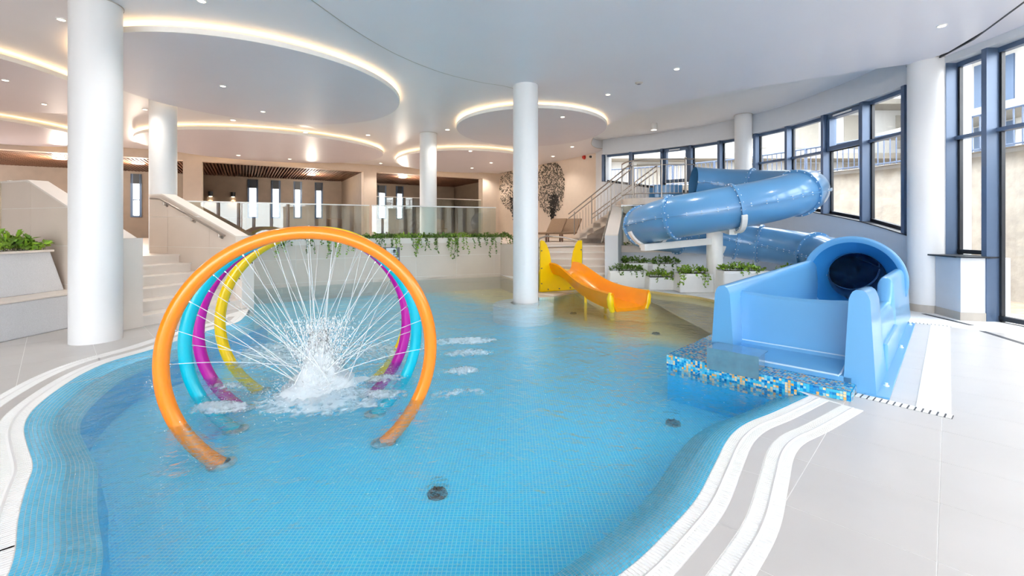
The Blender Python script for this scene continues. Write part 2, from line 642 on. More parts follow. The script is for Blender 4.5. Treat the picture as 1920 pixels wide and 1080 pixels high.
def foam_mat(name, lo, hi, scale, amount=1.0):
    """white froth broken up by noise"""
    N = NT(name)
    tc = N.n('ShaderNodeTexCoord')
    no = N.n('ShaderNodeTexNoise')
    no.inputs['Scale'].default_value = scale
    no.inputs['Detail'].default_value = 7
    no.inputs['Distortion'].default_value = 1.2
    N.l(tc.outputs['Object'], no.inputs['Vector'])
    at = N.n('ShaderNodeAttribute')
    at.attribute_name = 'froth'
    ad = N.n('ShaderNodeMath', operation='ADD')
    N.l(no.outputs['Fac'], ad.inputs[0])
    N.l(at.outputs['Fac'], ad.inputs[1])
    mr = N.n('ShaderNodeMapRange')
    mr.inputs['From Min'].default_value = lo
    mr.inputs['From Max'].default_value = hi
    mr.inputs['To Max'].default_value = amount
    N.l(ad.outputs[0], mr.inputs['Value'])
    tr = N.n('ShaderNodeBsdfTransparent')
    df = N.n('ShaderNodeBsdfDiffuse')
    df.inputs['Color'].default_value = (0.92, 0.96, 0.98, 1)
    tl = N.n('ShaderNodeBsdfTranslucent')
    tl.inputs['Color'].default_value = (0.92, 0.96, 0.98, 1)
    m0 = N.n('ShaderNodeMixShader')
    m0.inputs['Fac'].default_value = 0.4
    N.l(df.outputs['BSDF'], m0.inputs[1])
    N.l(tl.outputs['BSDF'], m0.inputs[2])
    mx = N.n('ShaderNodeMixShader')
    N.l(mr.outputs['Result'], mx.inputs['Fac'])
    N.l(tr.outputs['BSDF'], mx.inputs[1])
    N.l(m0.outputs['Shader'], mx.inputs[2])
    N.l(mx.outputs['Shader'], N.out.inputs['Surface'])
    return N.m
M['foam'] = foam_mat('white_surface_froth', 0.82, 1.12, 9.0, 0.95)
M['mist'] = foam_mat('fine_white_mist', 0.7, 1.35, 5.0, 0.6)
N_ = NT('water_jet_white')
_d = N_.n('ShaderNodeBsdfPrincipled')
_d.inputs['Base Color'].default_value = (0.93, 0.96, 0.98, 1)
_d.inputs['Roughness'].default_value = 0.2
_t = N_.n('ShaderNodeBsdfTransparent')
_x = N_.n('ShaderNodeMixShader')
_x.inputs['Fac'].default_value = 0.62
N_.l(_t.outputs['BSDF'], _x.inputs[1])
N_.l(_d.outputs['BSDF'], _x.inputs[2])
N_.l(_x.outputs['Shader'], N_.out.inputs['Surface'])
M['jet'] = N_.m
M['droplet'] = mat('white_droplets', rgb(244, 248, 250), 0.3, vary=0.02)

# ------------------------------------------------------------------ key plan geometry
WATER_Z, BASIN_Z, UP_Z, CEIL_Z, BAY_Z = -0.05, -0.42, 0.96, 4.45, 4.75
U = Vector((0.698, 0.716))          # along the slide run-out, away from the camera
V = Vector((-0.716, 0.698))         # across it, to the left
P0 = Vector((3.25, 3.90))           # front right corner of the run-out base
def AW(a, w, z=None):
    p = P0 + U * a + V * w
    return Vector((p.x, p.y)) if z is None else Vector((p.x, p.y, z))
ST = Vector((-0.936, 0.352))        # left staircase climbs this way
SW = Vector((0.352, 0.936))         # and is this way wide
SA = Vector((-5.55, 6.70))          # foot of its left parapet
SB = Vector((-4.97, 8.24))          # foot of its right parapet

# pool edge, one loop (counter-clockwise seen from above)
px_left = [(460, 592), (445, 604), (400, 617), (357, 630), (332, 639), (282, 656), (212, 676), (162, 697), (120, 722), (82, 750), (58, 773), (45, 800), (49, 828), (60, 862), (61, 880), (47, 920), (33, 979), (28, 1038)]
edge_a = [G(*p).to_2d() for p in px_left]
edge_a += [Vector(p) for p in ((-2.12, 1.86), (-2.0, 1.62), (-1.65, 1.42), (-1.0, 1.32), (-0.4, 1.42), (0.1, 1.64))]
px_right = [(1160, 1078), (1200, 1047), (1260, 987), (1307, 933), (1340, 870), (1367, 820), (1400, 793), (1450, 773), (1517, 742)]
edge_a += [G(*p).to_2d() for p in px_right]
edge_a = resample(catmull(edge_a, False, 10), 0.03)
for _ in range(6):
    edge_a = [edge_a[0]] + [(edge_a[k - 1] + edge_a[k] * 2 + edge_a[k + 1]) / 4 for k in range(1, len(edge_a) - 1)] + [edge_a[-1]]
nrm_a = normals2(edge_a, 6)           # points to the left of travel = into the pool
edge_b = [AW(-0.26, 0.66), AW(-0.26, 1.80), AW(3.6, 1.80)]
edge_c = catmull([Vector(p) for p in ((4.2, 7.9), (4.28, 8.6), (4.14, 9.2), (3.92, 9.77), (3.56, 10.08), (3.21, 10.5), (2.6, 10.75), (2.0, 10.62), (1.45, 10.4))], False, 5)
edge_d = [Vector(p) for p in ((1.19, 10.1), (0.9, 9.62), (0.575, 9.47), (0.45, 10.2), (0.3, 11.6), (0.03, 12.86), (-0.36, 13.9), (-3.89, 12.52), (-6.6, 10.93), (-7.0, 10.6), (-6.6, 9.2), (-5.1, 8.55), (-4.86, 8.3))]
pool = edge_a + edge_b + edge_c + edge_d
def off_a(d):
    """edge_a shifted outwards by d"""
    return [p - n * d for p, n in zip(edge_a, nrm_a)]
B1, GAP, B2 = 0.15, 0.10, 0.15
BAND = B1 + GAP + B2

# ------------------------------------------------------------------ floor
floor_o = struct('floor')
room_floor = [(-9.2, -6.5), (7.75, -6.5), (7.75, 12.6), (0.4, 13.3), (-0.45, 14.6), (-7.4, 11.4), (-9.2, 9.6)]
hole = off_a(BAND) + edge_b + [p for p in edge_c] + edge_d
near_cut = off_a(BAND)
MB().poly([room_floor, list(reversed([tuple(p) for p in pool]))], -0.0014).build('grout_bed', M['grout'], floor_o)
# deck tiles laid along the slide axis
def keyhole(outer, inner):
    """outer CCW, inner CCW -> one loop with a bridge"""
    inner = list(reversed(inner))
    best = min(((Vector(o) - Vector(i)).length, a, b) for a, o in enumerate(outer) for b, i in enumerate(inner))
    _, a, b = best
    return outer[:a + 1] + inner[b:] + inner[:b + 1] + outer[a:]
deck_loop = keyhole([tuple(p) for p in room_floor], [tuple(p) for p in hole])
TS, GR = 0.6, 0.0022
tiles = []
for ia in range(-22, 16):
    for iw in range(-16, 28):
        a0, w0 = -5.3 + ia * TS, -0.358 + iw * TS
        cell = [AW(a0 + GR, w0 + GR), AW(a0 + TS - GR, w0 + GR), AW(a0 + TS - GR, w0 + TS - GR), AW(a0 + GR, w0 + TS - GR)]
        cell = [tuple(p) for p in cell]
        cx_, cy_ = sum(p[0] for p in cell) / 4, sum(p[1] for p in cell) / 4
        if cy_ < 0.9 or abs(cx_) > 1.16 * cy_ + 0.7 or cy_ > 13:
            continue
        q = clip_convex(deck_loop, cell)
        if len(q) < 3 or abs(area2(q)) < 0.004:
            continue
        tiles.append((cy_, q))
tiles.sort(key=lambda t: t[0])
rest = MB()
for k, (_, q) in enumerate(tiles):
    mb = MB() if k < 300 else rest
    i = len(mb.v)
    n = len(q)
    try:
        tri = tessellate_polygon([[Vector((p[0], p[1], 0)) for p in q]])
    except Exception:
        continue
    mb.v += [(p[0], p[1], 0.0) for p in q] + [(p[0], p[1], -0.004) for p in q]
    for t in tri:
        a, b, c = (Vector(q[j]) for j in t)
        if (b - a).cross(c - a) < 0:
            t = (t[0], t[2], t[1])
        mb.f.append(tuple(i + j for j in t))
    for j in range(n):
        j2 = (j + 1) % n
        mb.f.append((i + j, i + n + j, i + n + j2, i + j2))
    if k < 300:
        mb.build('floor_tile', M['tile_floor'], floor_o)
if rest.v:
    tag(rest.build('floor_tile_field', M['tile_floor'], floor_o), kind='stuff')
# plain floor behind the camera
MB().quad((-9.2, -6.9, 0.0), (7.75, -6.9, 0.0), (7.75, 0.85, 0.0), (-9.2, 0.85, 0.0)).build('floor_field', M['tile_floor'], floor_o)
MB().quad((-21.2, -7.0, -0.002), (-9.1, -7.0, -0.002), (-9.1, 14.0, -0.002), (-21.2, 14.0, -0.002)).build('floor_field', M['tile_floor'], floor_o)

def ribbon(mb, A, B, za, zb, skip=1):
    for k in range(0, len(A) - 1, skip):
        k2 = min(k + skip, len(A) - 1)
        mb.quad((A[k].x, A[k].y, za), (A[k2].x, A[k2].y, za), (B[k2].x, B[k2].y, zb), (B[k].x, B[k].y, zb))
# tile strip between the two grates, cut into pieces
sA, sB = off_a(B1 + 0.004), off_a(B1 + GAP - 0.004)
for k in range(0, len(edge_a) - 1, 20):
    e = min(k + 20, len(edge_a) - 1)
    mb = MB()
    ids = list(range(k, e + 1))
    for j in ids[:-1]:
        t0 = 0.06 if j == k else 0.0
        pa, pb = sA[j].lerp(sA[j + 1], t0), sB[j].lerp(sB[j + 1], t0)
        mb.quad((pb.x, pb.y, 0.0), (sB[j + 1].x, sB[j + 1].y, 0.0), (sA[j + 1].x, sA[j + 1].y, 0.0), (pa.x, pa.y, 0.0))
        mb.quad((pa.x, pa.y, -0.03), (pa.x, pa.y, 0), (sA[j + 1].x, sA[j + 1].y, 0.0), (sA[j + 1].x, sA[j + 1].y, -0.03))
        mb.quad((pb.x, pb.y, 0), (pb.x, pb.y, -0.03), (sB[j + 1].x, sB[j + 1].y, -0.03), (sB[j + 1].x, sB[j + 1].y, 0))
    mb.build('strip_tile', M['tile_floor'], floor_o)

def grate(P, part, d0, d1, label, step=0.021):
    """band of cross bars with a smooth spine, between offsets d0..d1 outside the edge"""
    Q = resample(P, step)
    NQ = normals2(Q, 6)
    i0, i1 = int(part[0] * (len(Q) - 1)), int(part[1] * (len(Q) - 1)) + 1
    Q, NQ = Q[i0:i1], NQ[i0:i1]
    o = thing('overflow_grate', label, 'grate', (Q[0].x, Q[0].y, 0))
    bars = MB()
    w = (d1 - d0)
    for q, n in zip(Q, NQ):
        t = Vector((n.y, -n.x))
        for lo, hi in ((d0 + 0.004, d0 + w * 0.44), (d0 + w * 0.60, d1 - 0.004)):
            a, b = q - n * lo, q - n * hi
            h = 0.0074
            bars.prism([tuple(a - t * h), tuple(a + t * h), tuple(b + t * h), tuple(b - t * h)], -0.016, 0.002)
    tag(bars.build('bars', M['grate'], o), kind='stuff')
    sp = MB()
    A = [q - n * (d0 + w * 0.43) for q, n in zip(Q, NQ)]
    B = [q - n * (d0 + w * 0.61) for q, n in zip(Q, NQ)]
    C = [q - n * (d0 + w * 0.52) for q, n in zip(Q, NQ)]
    ribbon(sp, C, A, 0.006, 0.001)
    ribbon(sp, B, C, 0.001, 0.006)
    sp.build('spine', M['grate'], o, smooth=True)
    ch = MB()
    ribbon(ch, [q - n * d1 for q, n in zip(Q, NQ)], [q - n * d0 for q, n in zip(Q, NQ)], -0.018, -0.018)
    ch.build('channel', M['channel'], o)
    return o
half = len(edge_a) // 2
grate(edge_a, (0, 0.5), 0.0, B1, 'white overflow grate touching the blue mosaic along the left pool edge')
grate(edge_a, (0.5, 1), 0.0, B1, 'white overflow grate touching the blue mosaic along the right pool edge')
grate(edge_a, (0, 0.5), B1 + GAP, BAND, 'outer white grate, second from the water, beside the left deck')
grate(edge_a, (0.5, 1), B1 + GAP, BAND, 'outer white grate, second from the water, beside the right deck')
# grate at the foot of the planters
gc = list(edge_c[4:26])
grate(gc, (0, 1), 0.0, 0.16, 'white overflow grate at the foot of the white planters', step=0.04)

# drain grates around the run-out, floor slots
def straight_grate(A, B, w, label, step=0.045, bar=0.016):
    o = thing('drain_grate', label, 'grate', (A.x, A.y, 0))
    d = (B - A)
    L = d.length
    d.normalize()
    n = Vector((-d.y, d.x))
    b = MB()
    step = L / max(1, round(L / step))
    for k in range(int(round(L / step))):
        c = A + d * (k + 0.5) * step
        b.prism([tuple(c - d * bar - n * w / 2), tuple(c + d * bar - n * w / 2), tuple(c + d * bar + n * w / 2), tuple(c - d * bar + n * w / 2)], 0.0, 0.006)
    tag(b.build('bars', M['grate'], o), kind='stuff')
    ch = MB().prism([tuple(A - n * w / 2), tuple(B - n * w / 2), tuple(B + n * w / 2), tuple(A + n * w / 2)], -0.001, 0.002)
    ch.build('channel', M['dark_slot'], o)
straight_grate(AW(-0.06, 0.2), AW(-0.12, -0.42), 0.10, 'white slotted drain grate in front of the blue run-out')
straight_grate(AW(4.32, 0.1), AW(4.35, -0.42), 0.10, 'white slotted drain grate behind the blue run-out flange')
mb = MB().prism([tuple(AW(-0.05, -0.2)), tuple(AW(-0.05, -0.41)), tuple(AW(4.3, -0.41)), tuple(AW(4.3, -0.2))][::-1], -0.003, 0.004)
tag(mb.build('channel_cover', M['grate']), 'flat white channel cover strip running beside the blue run-out', 'drain cover')
for (A, B, lb) in ((G(1732, 588.5), G(1822, 610), 'dark linear floor slot at the foot of the round wall column'), (G(1842, 621), G(1925, 646.5), 'dark linear floor slot in front of the full-height window')):
    d = (B - A).normalized()
    n = Vector((-d.y, d.x, 0)) * 0.035
    mb = MB().prism([tuple((A - n).to_2d()), tuple((B - n).to_2d()), tuple((B + n).to_2d()), tuple((A + n).to_2d())], -0.004, 0.003)
    tag(mb.build('floor_slot', M['dark_slot']), lb, 'floor drain')

# ------------------------------------------------------------------ pool basin
basin = struct('pool_basin')
MB().quad((-8.5, 0.9, BASIN_Z), (6.2, 0.9, BASIN_Z), (6.2, 14.2, BASIN_Z), (-8.5, 14.2, BASIN_Z)).build('basin_floor', M['basin'], basin)
RIM = 0.30
ROWS = 14
RIM_DROP = 0.13
rim_in = off_a(-RIM)
for _ in range(10):
    rim_in = [rim_in[0]] + [(rim_in[k - 1] + rim_in[k] * 2 + rim_in[k + 1]) / 4 for k in range(1, len(rim_in) - 1)] + [rim_in[-1]]
mb = MB()
ribbon(mb, rim_in, rim_in, -RIM_DROP, BASIN_Z)
lo_ = [p + n * 0.05 for p, n in zip(rim_in, nrm_a)]
mb = MB()
ribbon(mb, rim_in, lo_, -RIM_DROP, BASIN_Z)
mb.build('basin_side', M['basin_wall'], basin, smooth=True)
mb = MB()
ring1 = edge_b + edge_c + edge_d[:3]
for a, b in zip(ring1, ring1[1:]):
    mb.quad((a.x, a.y, -0.004), (b.x, b.y, -0.004), (b.x, b.y, BASIN_Z), (a.x, a.y, BASIN_Z))
mb.build('basin_side', M['basin'], basin)
mb = MB()
ring2 = edge_d[2:]
for a, b in zip(ring2, ring2[1:]):
    mb.quad((a.x, a.y, -0.004), (b.x, b.y, -0.004), (b.x, b.y, BASIN_Z), (a.x, a.y, BASIN_Z))
mb.build('basin_side', M['tile_wall'], basin)
# rim mosaic: small glass tiles following the edge
mb = MB()
prof = []
for r in range(ROWS + 1):
    t = r / ROWS
    prof.append((t, -RIM_DROP * (t ** 1.4)))
EA = resample(edge_a, 0.0225)
RI = resample(rim_in, 0.0225)
n_ = len(EA)
RI = [RI[int(round(k * (len(RI) - 1) / (n_ - 1)))] if len(RI) == n_ else None for k in range(n_)]
if RI[0] is None:
    L = resample(rim_in, 0.005)
    RI = [L[int(round(k * (len(L) - 1) / (n_ - 1)))] for k in range(n_)]
def rimp(k, t, z):
    a, b = EA[min(k, n_ - 1)], RI[min(k, n_ - 1)]
    p = a.lerp(b, t)
    return (p.x, p.y, z)
g = 0.065
mb2 = MB()
for r in range(ROWS):
    (t0, z0), (t1, z1) = prof[r], prof[r + 1]
    ribbon(mb2, [a.lerp(b, t0) for a, b in zip(EA, RI)], [a.lerp(b, t1) for a, b in zip(EA, RI)], z0 - 0.0016, z1 - 0.0016)
mb2.build('rim_bed', M['rim_grout'], basin, smooth=True)
for k in range(n_ - 1):
    for r in range(ROWS):
        (t0, z0), (t1, z1) = prof[r], prof[r + 1]
        u0, u1 = t0 + (t1 - t0) * g, t1 - (t1 - t0) * g
        y0, y1 = z0 + (z1 - z0) * g, z1 - (z1 - z0) * g
        def Q(kk, f, t, z):
            a = EA[k].lerp(EA[k + 1], f)
            b = RI[k].lerp(RI[k + 1], f)
            p = a.lerp(b, t)
            return (p.x, p.y, z)
        c = [Q(k, g, u0, y0), Q(k, 1 - g, u0, y0), Q(k, 1 - g, u1, y1), Q(k, g, u1, y1)]
        mb.quad(*c)
tag(mb.build('rim_mosaic', M['rim_tile'], basin), kind='stuff')

# shallow beach sloping up to the planters
bn_ = normals2(edge_c, 6)
bws = [0.12 + 1.4 * min(1.0, k / 14) for k in range(len(edge_c))]
mb = MB()
for t0, t1 in ((0.0, 0.35), (0.35, 0.7), (0.7, 1.0)):
    z0, z1 = -0.07 - 0.34 * t0 ** 1.3, -0.07 - 0.34 * t1 ** 1.3
    ribbon(mb, [p + n * bw * t0 for p, n, bw in zip(edge_c, bn_, bws)], [p + n * bw * t1 for p, n, bw in zip(edge_c, bn_, bws)], 0, 0)
    for k in range(len(mb.v) - 4 * (len(edge_c) - 1), len(mb.v), 4):
        for j, z in zip(range(4), (z0, z0, z1, z1)):
            v = mb.v[k + j]
            mb.v[k + j] = (v[0], v[1], z)
mb.build('beach_slope', M['basin'], basin, smooth=True)

# floor inlets seen through the water
inlets = [((820, 921), 'dark inlet plate on the pool floor nearest the camera'), ((1262, 787), 'small dark inlet plate on the pool floor near the right rim'), ((1075, 578), 'small dark inlet in the sand-coloured shallow beside the yellow slide'), ((1230, 616), 'small dark inlet in the sand-coloured shallow towards the blue run-out')]
for (p, lb) in inlets:
    c = GW(p[0], p[1], WATER_Z, BASIN_Z)
    o = thing('floor_inlet', lb, 'inlet', c)
    r_ = 0.075
    MB().lathe(c, [(r_ * 1.0, 0.0), (r_ * 1.0, 0.012), (r_ * 0.86, 0.024), (r_ * 0.3, 0.028), (0.002, 0.028)], (0, 0, 1), 8).build('plate', M['grille'], o)
    mb = MB()
    for k in range(6):
        a = k * math.pi / 3
        mb.bar((c.x + 0.02 * math.cos(a), c.y + 0.02 * math.sin(a), c.z + 0.032), (c.x + r_ * 0.8 * math.cos(a), c.y + r_ * 0.8 * math.sin(a), c.z + 0.028), 0.012, 0.008)
    mb.build('grille_ribs', M['dark_slot'], o)

# water surface
mb = MB().poly([[tuple(p) for p in pool]], WATER_Z)
wo = mb.build('pool_water', M['water'])
tag(wo, 'rippled clear blue water filling the curved pool', None, None, 'stuff')

# ------------------------------------------------------------------ ceiling
ceil = struct('ceiling')
bay_edge = catmull([Vector(p) for p in ((3.52, 16.95), (3.15, 16.75), (2.86, 16.1), (2.72, 15.2), (2.70, 13.84), (2.89, 12.2), (3.30, 11.26), (3.82, 10.64), (4.45, 9.95), (4.95, 9.49), (6.06, 8.75), (6.97, 8.15), (7.8, 7.75))], False, 6)
main_ceiling = [(-21, -7), (7.85, -7), (7.85, 7.75)] + [tuple(p) for p in reversed(bay_edge)] + [(3.62, 18.2), (-0.7, 25.6), (-21, 13.2)]
MB().poly([main_ceiling], CEIL_Z).build('main_field', M['ceiling'], ceil)
mb = MB()
for a, b in zip(bay_edge, bay_edge[1:]):
    mb.quad((a.x, a.y, CEIL_Z), (b.x, b.y, CEIL_Z), (b.x, b.y, BAY_Z), (a.x, a.y, BAY_Z))
mb.build('bay_step', M['ceiling_bay'], ceil, smooth=True)
bay_poly = [(2.5, 18.4), (2.5, 9.0), (7.3, 7.2), (7.75, 8.2), (7.78, 9.7), (7.72, 10.9), (7.55, 12.1), (7.2, 13.1), (6.45, 14.5), (5.4, 15.65), (3.6, 16.95), (3.5, 18.4)]
MB().poly([bay_poly], BAY_Z).build('bay_field', M['ceiling_bay'], ceil)
# thin dark edge profile along the step
lift = [Vector((p.x, p.y, CEIL_Z - 0.004)) for p in bay_edge]
mb = MB()
mb.tube(lift[:-10], 0.008, 6)
mb.build('edge_profile', M['tile_grey'], ceil, smooth=True)
# right-hand panel hung a touch lower, with its gap shade painted as a strip
pan = catmull([Vector(p) for p in ((-2.9, 3.0), (-2.72, 5.0), (-2.5, 6.1), (-2.22, 7.0), (-1.87, 7.75), (-1.32, 8.5), (-0.65, 9.05), (-0.1, 9.35), (0.3, 9.9), (0.3, 11.0), (0.8, 12.0), (2.0, 12.4), (2.7, 12.9))], False, 6)
iv = [p for p in bay_edge if p.y < 12.9]
panel = [tuple(p) for p in pan] + [tuple(p) for p in iv[:-4]] + [(7.3, 7.5), (6.5, 5.0), (6.0, 3.0)]
MB().poly([panel[::-1]], CEIL_Z - 0.03).build('panel_field', M['ceiling'], ceil)
mb = MB()
for a, b in zip(pan, pan[1:]):
    mb.quad((a.x, a.y, CEIL_Z), (b.x, b.y, CEIL_Z), (b.x, b.y, CEIL_Z - 0.03), (a.x, a.y, CEIL_Z - 0.03))
mb.build('panel_edge', M['tile_grey'], ceil, smooth=True)
pn_ = normals2(pan, 2)
mb = MB()
for k in range(len(pan) - 1):
    a, b, na, nb = pan[k], pan[k + 1], pn_[k] * 0.009, pn_[k + 1] * 0.009
    mb.quad((a.x - na.x, a.y - na.y, CEIL_Z - 0.0312), (b.x - nb.x, b.y - nb.y, CEIL_Z - 0.0312), (b.x + nb.x, b.y + nb.y, CEIL_Z - 0.0312), (a.x + na.x, a.y + na.y, CEIL_Z - 0.0312))
mb.build('gap_shade_strip', M['tile_skirt'], ceil)  # flat darker strip stands for the shade in the joint
# dark slot by the windows
sl = [Vector((7.42, 7.85, CEIL_Z - 0.012)), Vector((7.2, 7.0, CEIL_Z - 0.012)), Vector((6.62, 5.75, CEIL_Z - 0.012)), Vector((5.4, 4.0, CEIL_Z - 0.012))]
mb = MB()
for a, b in zip(sl, sl[1:]):
    mb.bar(a, b, 0.025, 0.05)
mb.build('ceiling_slot', M['dark_slot'], ceil)
mb = MB().bar((D(286, 162, 9.4).x, D(286, 162, 9.4).y, CEIL_Z - 0.004), (D(301, 186, 10.2).x, 10.2, CEIL_Z - 0.004), 0.03, 0.008)
mb.build('seam_slot', M['dark_slot'], ceil)

# floating discs with warm light behind their rims
DZ0, DZ1 = 4.28, 4.36
def ceiling_disc(c, rx, ry, rot, label):
    o = thing('ceiling_disc', label, 'ceiling panel', (c[0], c[1], CEIL_Z), 'floating ceiling discs')
    n = 96
    def ring(k, z):
        co, si = math.cos(rot), math.sin(rot)
        out = []
        for j in range(n):
            a = 2 * math.pi * j / n
            x, y = (rx + k) * math.cos(a), (ry + k) * math.sin(a)
            out.append((c[0] + x * co - y * si, c[1] + x * si + y * co, z))
        return out
    MB().quad(*reversed(ring(-0.015, DZ0))).build('membrane', M['disc'], o)
    MB().rings([ring(-0.015, DZ0 + 0.0), ring(0.0, DZ0), ring(0.0, DZ1), ring(-0.05, DZ1), ring(-0.05, DZ1 - 0.03)], True, False).build('rim', M['disc_rim'], o, smooth=True)
    MB().rings([ring(-0.05, DZ1 - 0.02), ring(-0.12, DZ1 - 0.02), ring(-0.12, DZ1 + 0.0), ring(-0.05, DZ1 + 0.0), ring(-0.05, DZ1 - 0.02)], True, False).build('led_strip', M['led'], o)
    MB().quad(*ring(-0.12, DZ1 - 0.03)).build('back_panel', M['disc_rim'], o)
    MB().rings([ring(-0.45, DZ1 - 0.03), ring(-0.45, CEIL_Z)], True, False).build('hanger_ring', M['disc_rim'], o)
    return o
ceiling_disc((-5.2, 9.30), 2.78, 2.92, 0, 'largest floating ceiling disc with a glowing rim, beside the thick left column')
ceiling_disc((-8.7, 16.2), 3.9, 3.35, 0.3, 'blue-grey floating ceiling disc in front of the slatted recess')
ceiling_disc((-2.0, 19.7), 3.0, 3.4, 0.2, 'floating ceiling disc behind the slim mid column')
ceiling_disc((0.55, 13.0), 2.15, 2.5, 0, 'floating ceiling disc behind the central white column')
ceiling_disc((-11.15, 8.0), 2.75, 3.0, 0, 'glowing ceiling disc cut by the left photo edge, upper of two')
ceiling_disc((-15.7, 12.9), 2.6, 2.7, 0, 'small glowing ceiling disc at the left photo edge, lower of two')

def downlight(p, Y=None, z=None, r=0.055, w=1.0, label=None):
    z = CEIL_Z if z is None else z
    c = G(p[0], p[1], z) if p[1] < HY else None
    o = thing('ceiling_downlight', label, 'downlight', c)
    MB().lathe(c, [(r * 1.35, 0.0), (r * 1.35, -0.012), (r, -0.012), (r * 0.96, -0.002)], (0, 0, 1), 20).build('trim_ring', M['disc_rim'], o, smooth=True)
    MB().quad(*reversed([(c.x + r * math.cos(k * math.pi / 8), c.y + r * math.sin(k * math.pi / 8), z - 0.006) for k in range(16)])).build('lens', M['lamp_warm'], o)
    ld = bpy.data.lights.new('downlight_beam', 'SPOT')
    ld.energy = DOWNLIGHT_W * w
    ld.color = (1.0, 0.94, 0.87)
    ld.spot_size = 2.3
    ld.spot_blend = 0.8
    ld.shadow_soft_size = 0.06
    lo = bpy.data.objects.new('downlight_beam', ld)
    COL.objects.link(lo)
    lo.parent = o
    lo.location = (0, 0, -0.04)
    return o
CZP, CD = CEIL_Z - 0.03, DZ0
dl = [((115, 36), CEIL_Z, 'downlight left of the top of the thick left column'),
      ((378, 1), CEIL_Z, 'downlight at the top photo edge above the largest disc'),
      ((10, 150), CD, 'downlight in the upper left disc at the photo edge'),
      ((83, 195), CD, 'downlight in the left disc beside the thick column'),
      ((241, 165), CEIL_Z, 'downlight just right of the thick left column'),
      ((272, 205), CEIL_Z, 'downlight just left of the second column'),
      ((418, 161), CD, 'downlight in the middle of the largest disc'),
      ((493, 209), CD, 'downlight near the far rim of the largest disc'),
      ((641, 228), CEIL_Z, 'downlight right of and below the largest disc'),
      ((437, 225), CEIL_Z, 'downlight above the glowing rim of the blue-grey disc'),
      ((573, 248), CD, 'downlight in the right part of the blue-grey disc'),
      ((690, 253), CEIL_Z, 'downlight above the right end of the blue-grey disc'),
      ((839, 243), CEIL_Z, 'downlight right of the slim mid column'),
      ((1055, 219), CD, 'downlight in the disc behind the central column'),
      ((1140, 177), CZP, 'downlight in the white ceiling right of the central disc'),
      ((1269, 129), CZP, 'downlight in the white ceiling above the tube slide'),
      ((1766, 48), CZP, 'downlight nearest the tall right windows'),
      ((1020, 268), CEIL_Z, 'downlight beside the top half of the central column'),
      ((1073, 275), CEIL_Z, 'downlight right of the mosaic trees'),
      ((1037, 293), CEIL_Z, 'downlight just above the right mosaic tree'),
      ((882, 283), CD, 'downlight near the front rim of the disc behind the slim column'),
      ((921, 305), CD, 'downlight in the right of the disc behind the slim column'),
      ((885, 315), CD, 'downlight in the back of the disc behind the slim column'),
      ((853, 322), CEIL_Z, 'downlight above the right recess, left of two'),
      ((915, 322), CEIL_Z, 'downlight above the right recess, right of two'),
      ((714, 306), CEIL_Z, 'downlight above the pier between the recesses'),
      ((447, 291), CD, 'downlight at the back of the blue-grey disc, left'),
      ((543, 298), CD, 'downlight at the back of the blue-grey disc, right')]
for p, z, lb in dl:
    downlight(p, None, z, label=lb, r=0.045 if p[1] < 220 else 0.06)
# smoke detector and surface spot in the window bay
c = G(1198, 155, CZP)
o = thing('smoke_detector', 'small grey ring detector in the white ceiling', 'detector', c)
MB().lathe(c, [(0.001, -0.03), (0.05, -0.03), (0.07, -0.012), (0.08, 0)], (0, 0, 1), 20).build('housing', M['tile_grey'], o, smooth=True)
MB().lathe(c, [(0.001, -0.04), (0.03, -0.036), (0.035, -0.03)], (0, 0, 1), 14).build('sensor', M['sign_grey'], o, smooth=True)
c = G(1226, 232, BAY_Z)
o = thing('surface_spot', 'white cylindrical surface spot under the raised window-bay ceiling', 'spotlight', c)
MB().lathe(c, [(0.10, 0), (0.10, -0.2), (0.085, -0.2), (0.08, -0.17)], (0, 0, 1), 24).build('housing', M['white_steel'], o, smooth=True)
MB().lathe(c, [(0.08, -0.17), (0.001, -0.17)], (0, 0, 1), 24).build('lens', M['lamp_warm'], o)

# ------------------------------------------------------------------ rear wall with the recessed lounge
RW0, RW1 = Vector((-21.0, 12.85)), Vector((-0.70, 25.0))
RD = (RW1 - RW0).normalized()
RN = Vector((-RD.y, RD.x))                # away from the hall
def RP(x, depth=0.0):
    p = ray_hit(x, RW0, RW1)
    return p + RN * depth
def rs(p):
    return (Vector((p[0], p[1])) - RW0).dot(RD)
LINT = 4.12
wall_rear = struct('wall_rear')
def rbox(s0, s1, d0, d1, z0, z1, name, m, parent):
    a, b = RW0 + RD * s0, RW0 + RD * s1
    return MB().prism([tuple(a + RN * d0), tuple(b + RN * d0), tuple(b + RN * d1), tuple(a + RN * d1)], z0, z1).build(name, m, parent)
S = {k: rs(RP(k)) for k in (343, 379, 682, 706, 905)}
SL = rs(RW1)
rbox(0, SL, 0, 0.35, LINT, 4.75, 'lintel', M['wall_beige'], wall_rear)
rbox(S[343], S[379], 0, 0.5, UP_Z, LINT, 'pier', M['wall_beige'], wall_rear)
rbox(S[682], S[706], 0, 0.5, UP_Z, LINT, 'pier', M['wall_beige'], wall_rear)
rbox(S[905], SL, 0, 0.5, UP_Z, LINT, 'pier', M['wall_beige'], wall_rear)
REC = 5.6
wall_lounge = struct('wall_lounge')
s_win = []
for (x0, x1) in ((245, 266), (464, 484), (508, 526), (550, 566), (590, 605), (708, 724), (742, 756)):
    A = ray_hit(x0, RW0 + RN * REC, RW1 + RN * REC)
    B = ray_hit(x1, RW0 + RN * REC, RW1 + RN * REC)
    s_win.append((rs(A), rs(B)))
WZ0, WZ1 = 1.95, 4.0
prev = -2.0
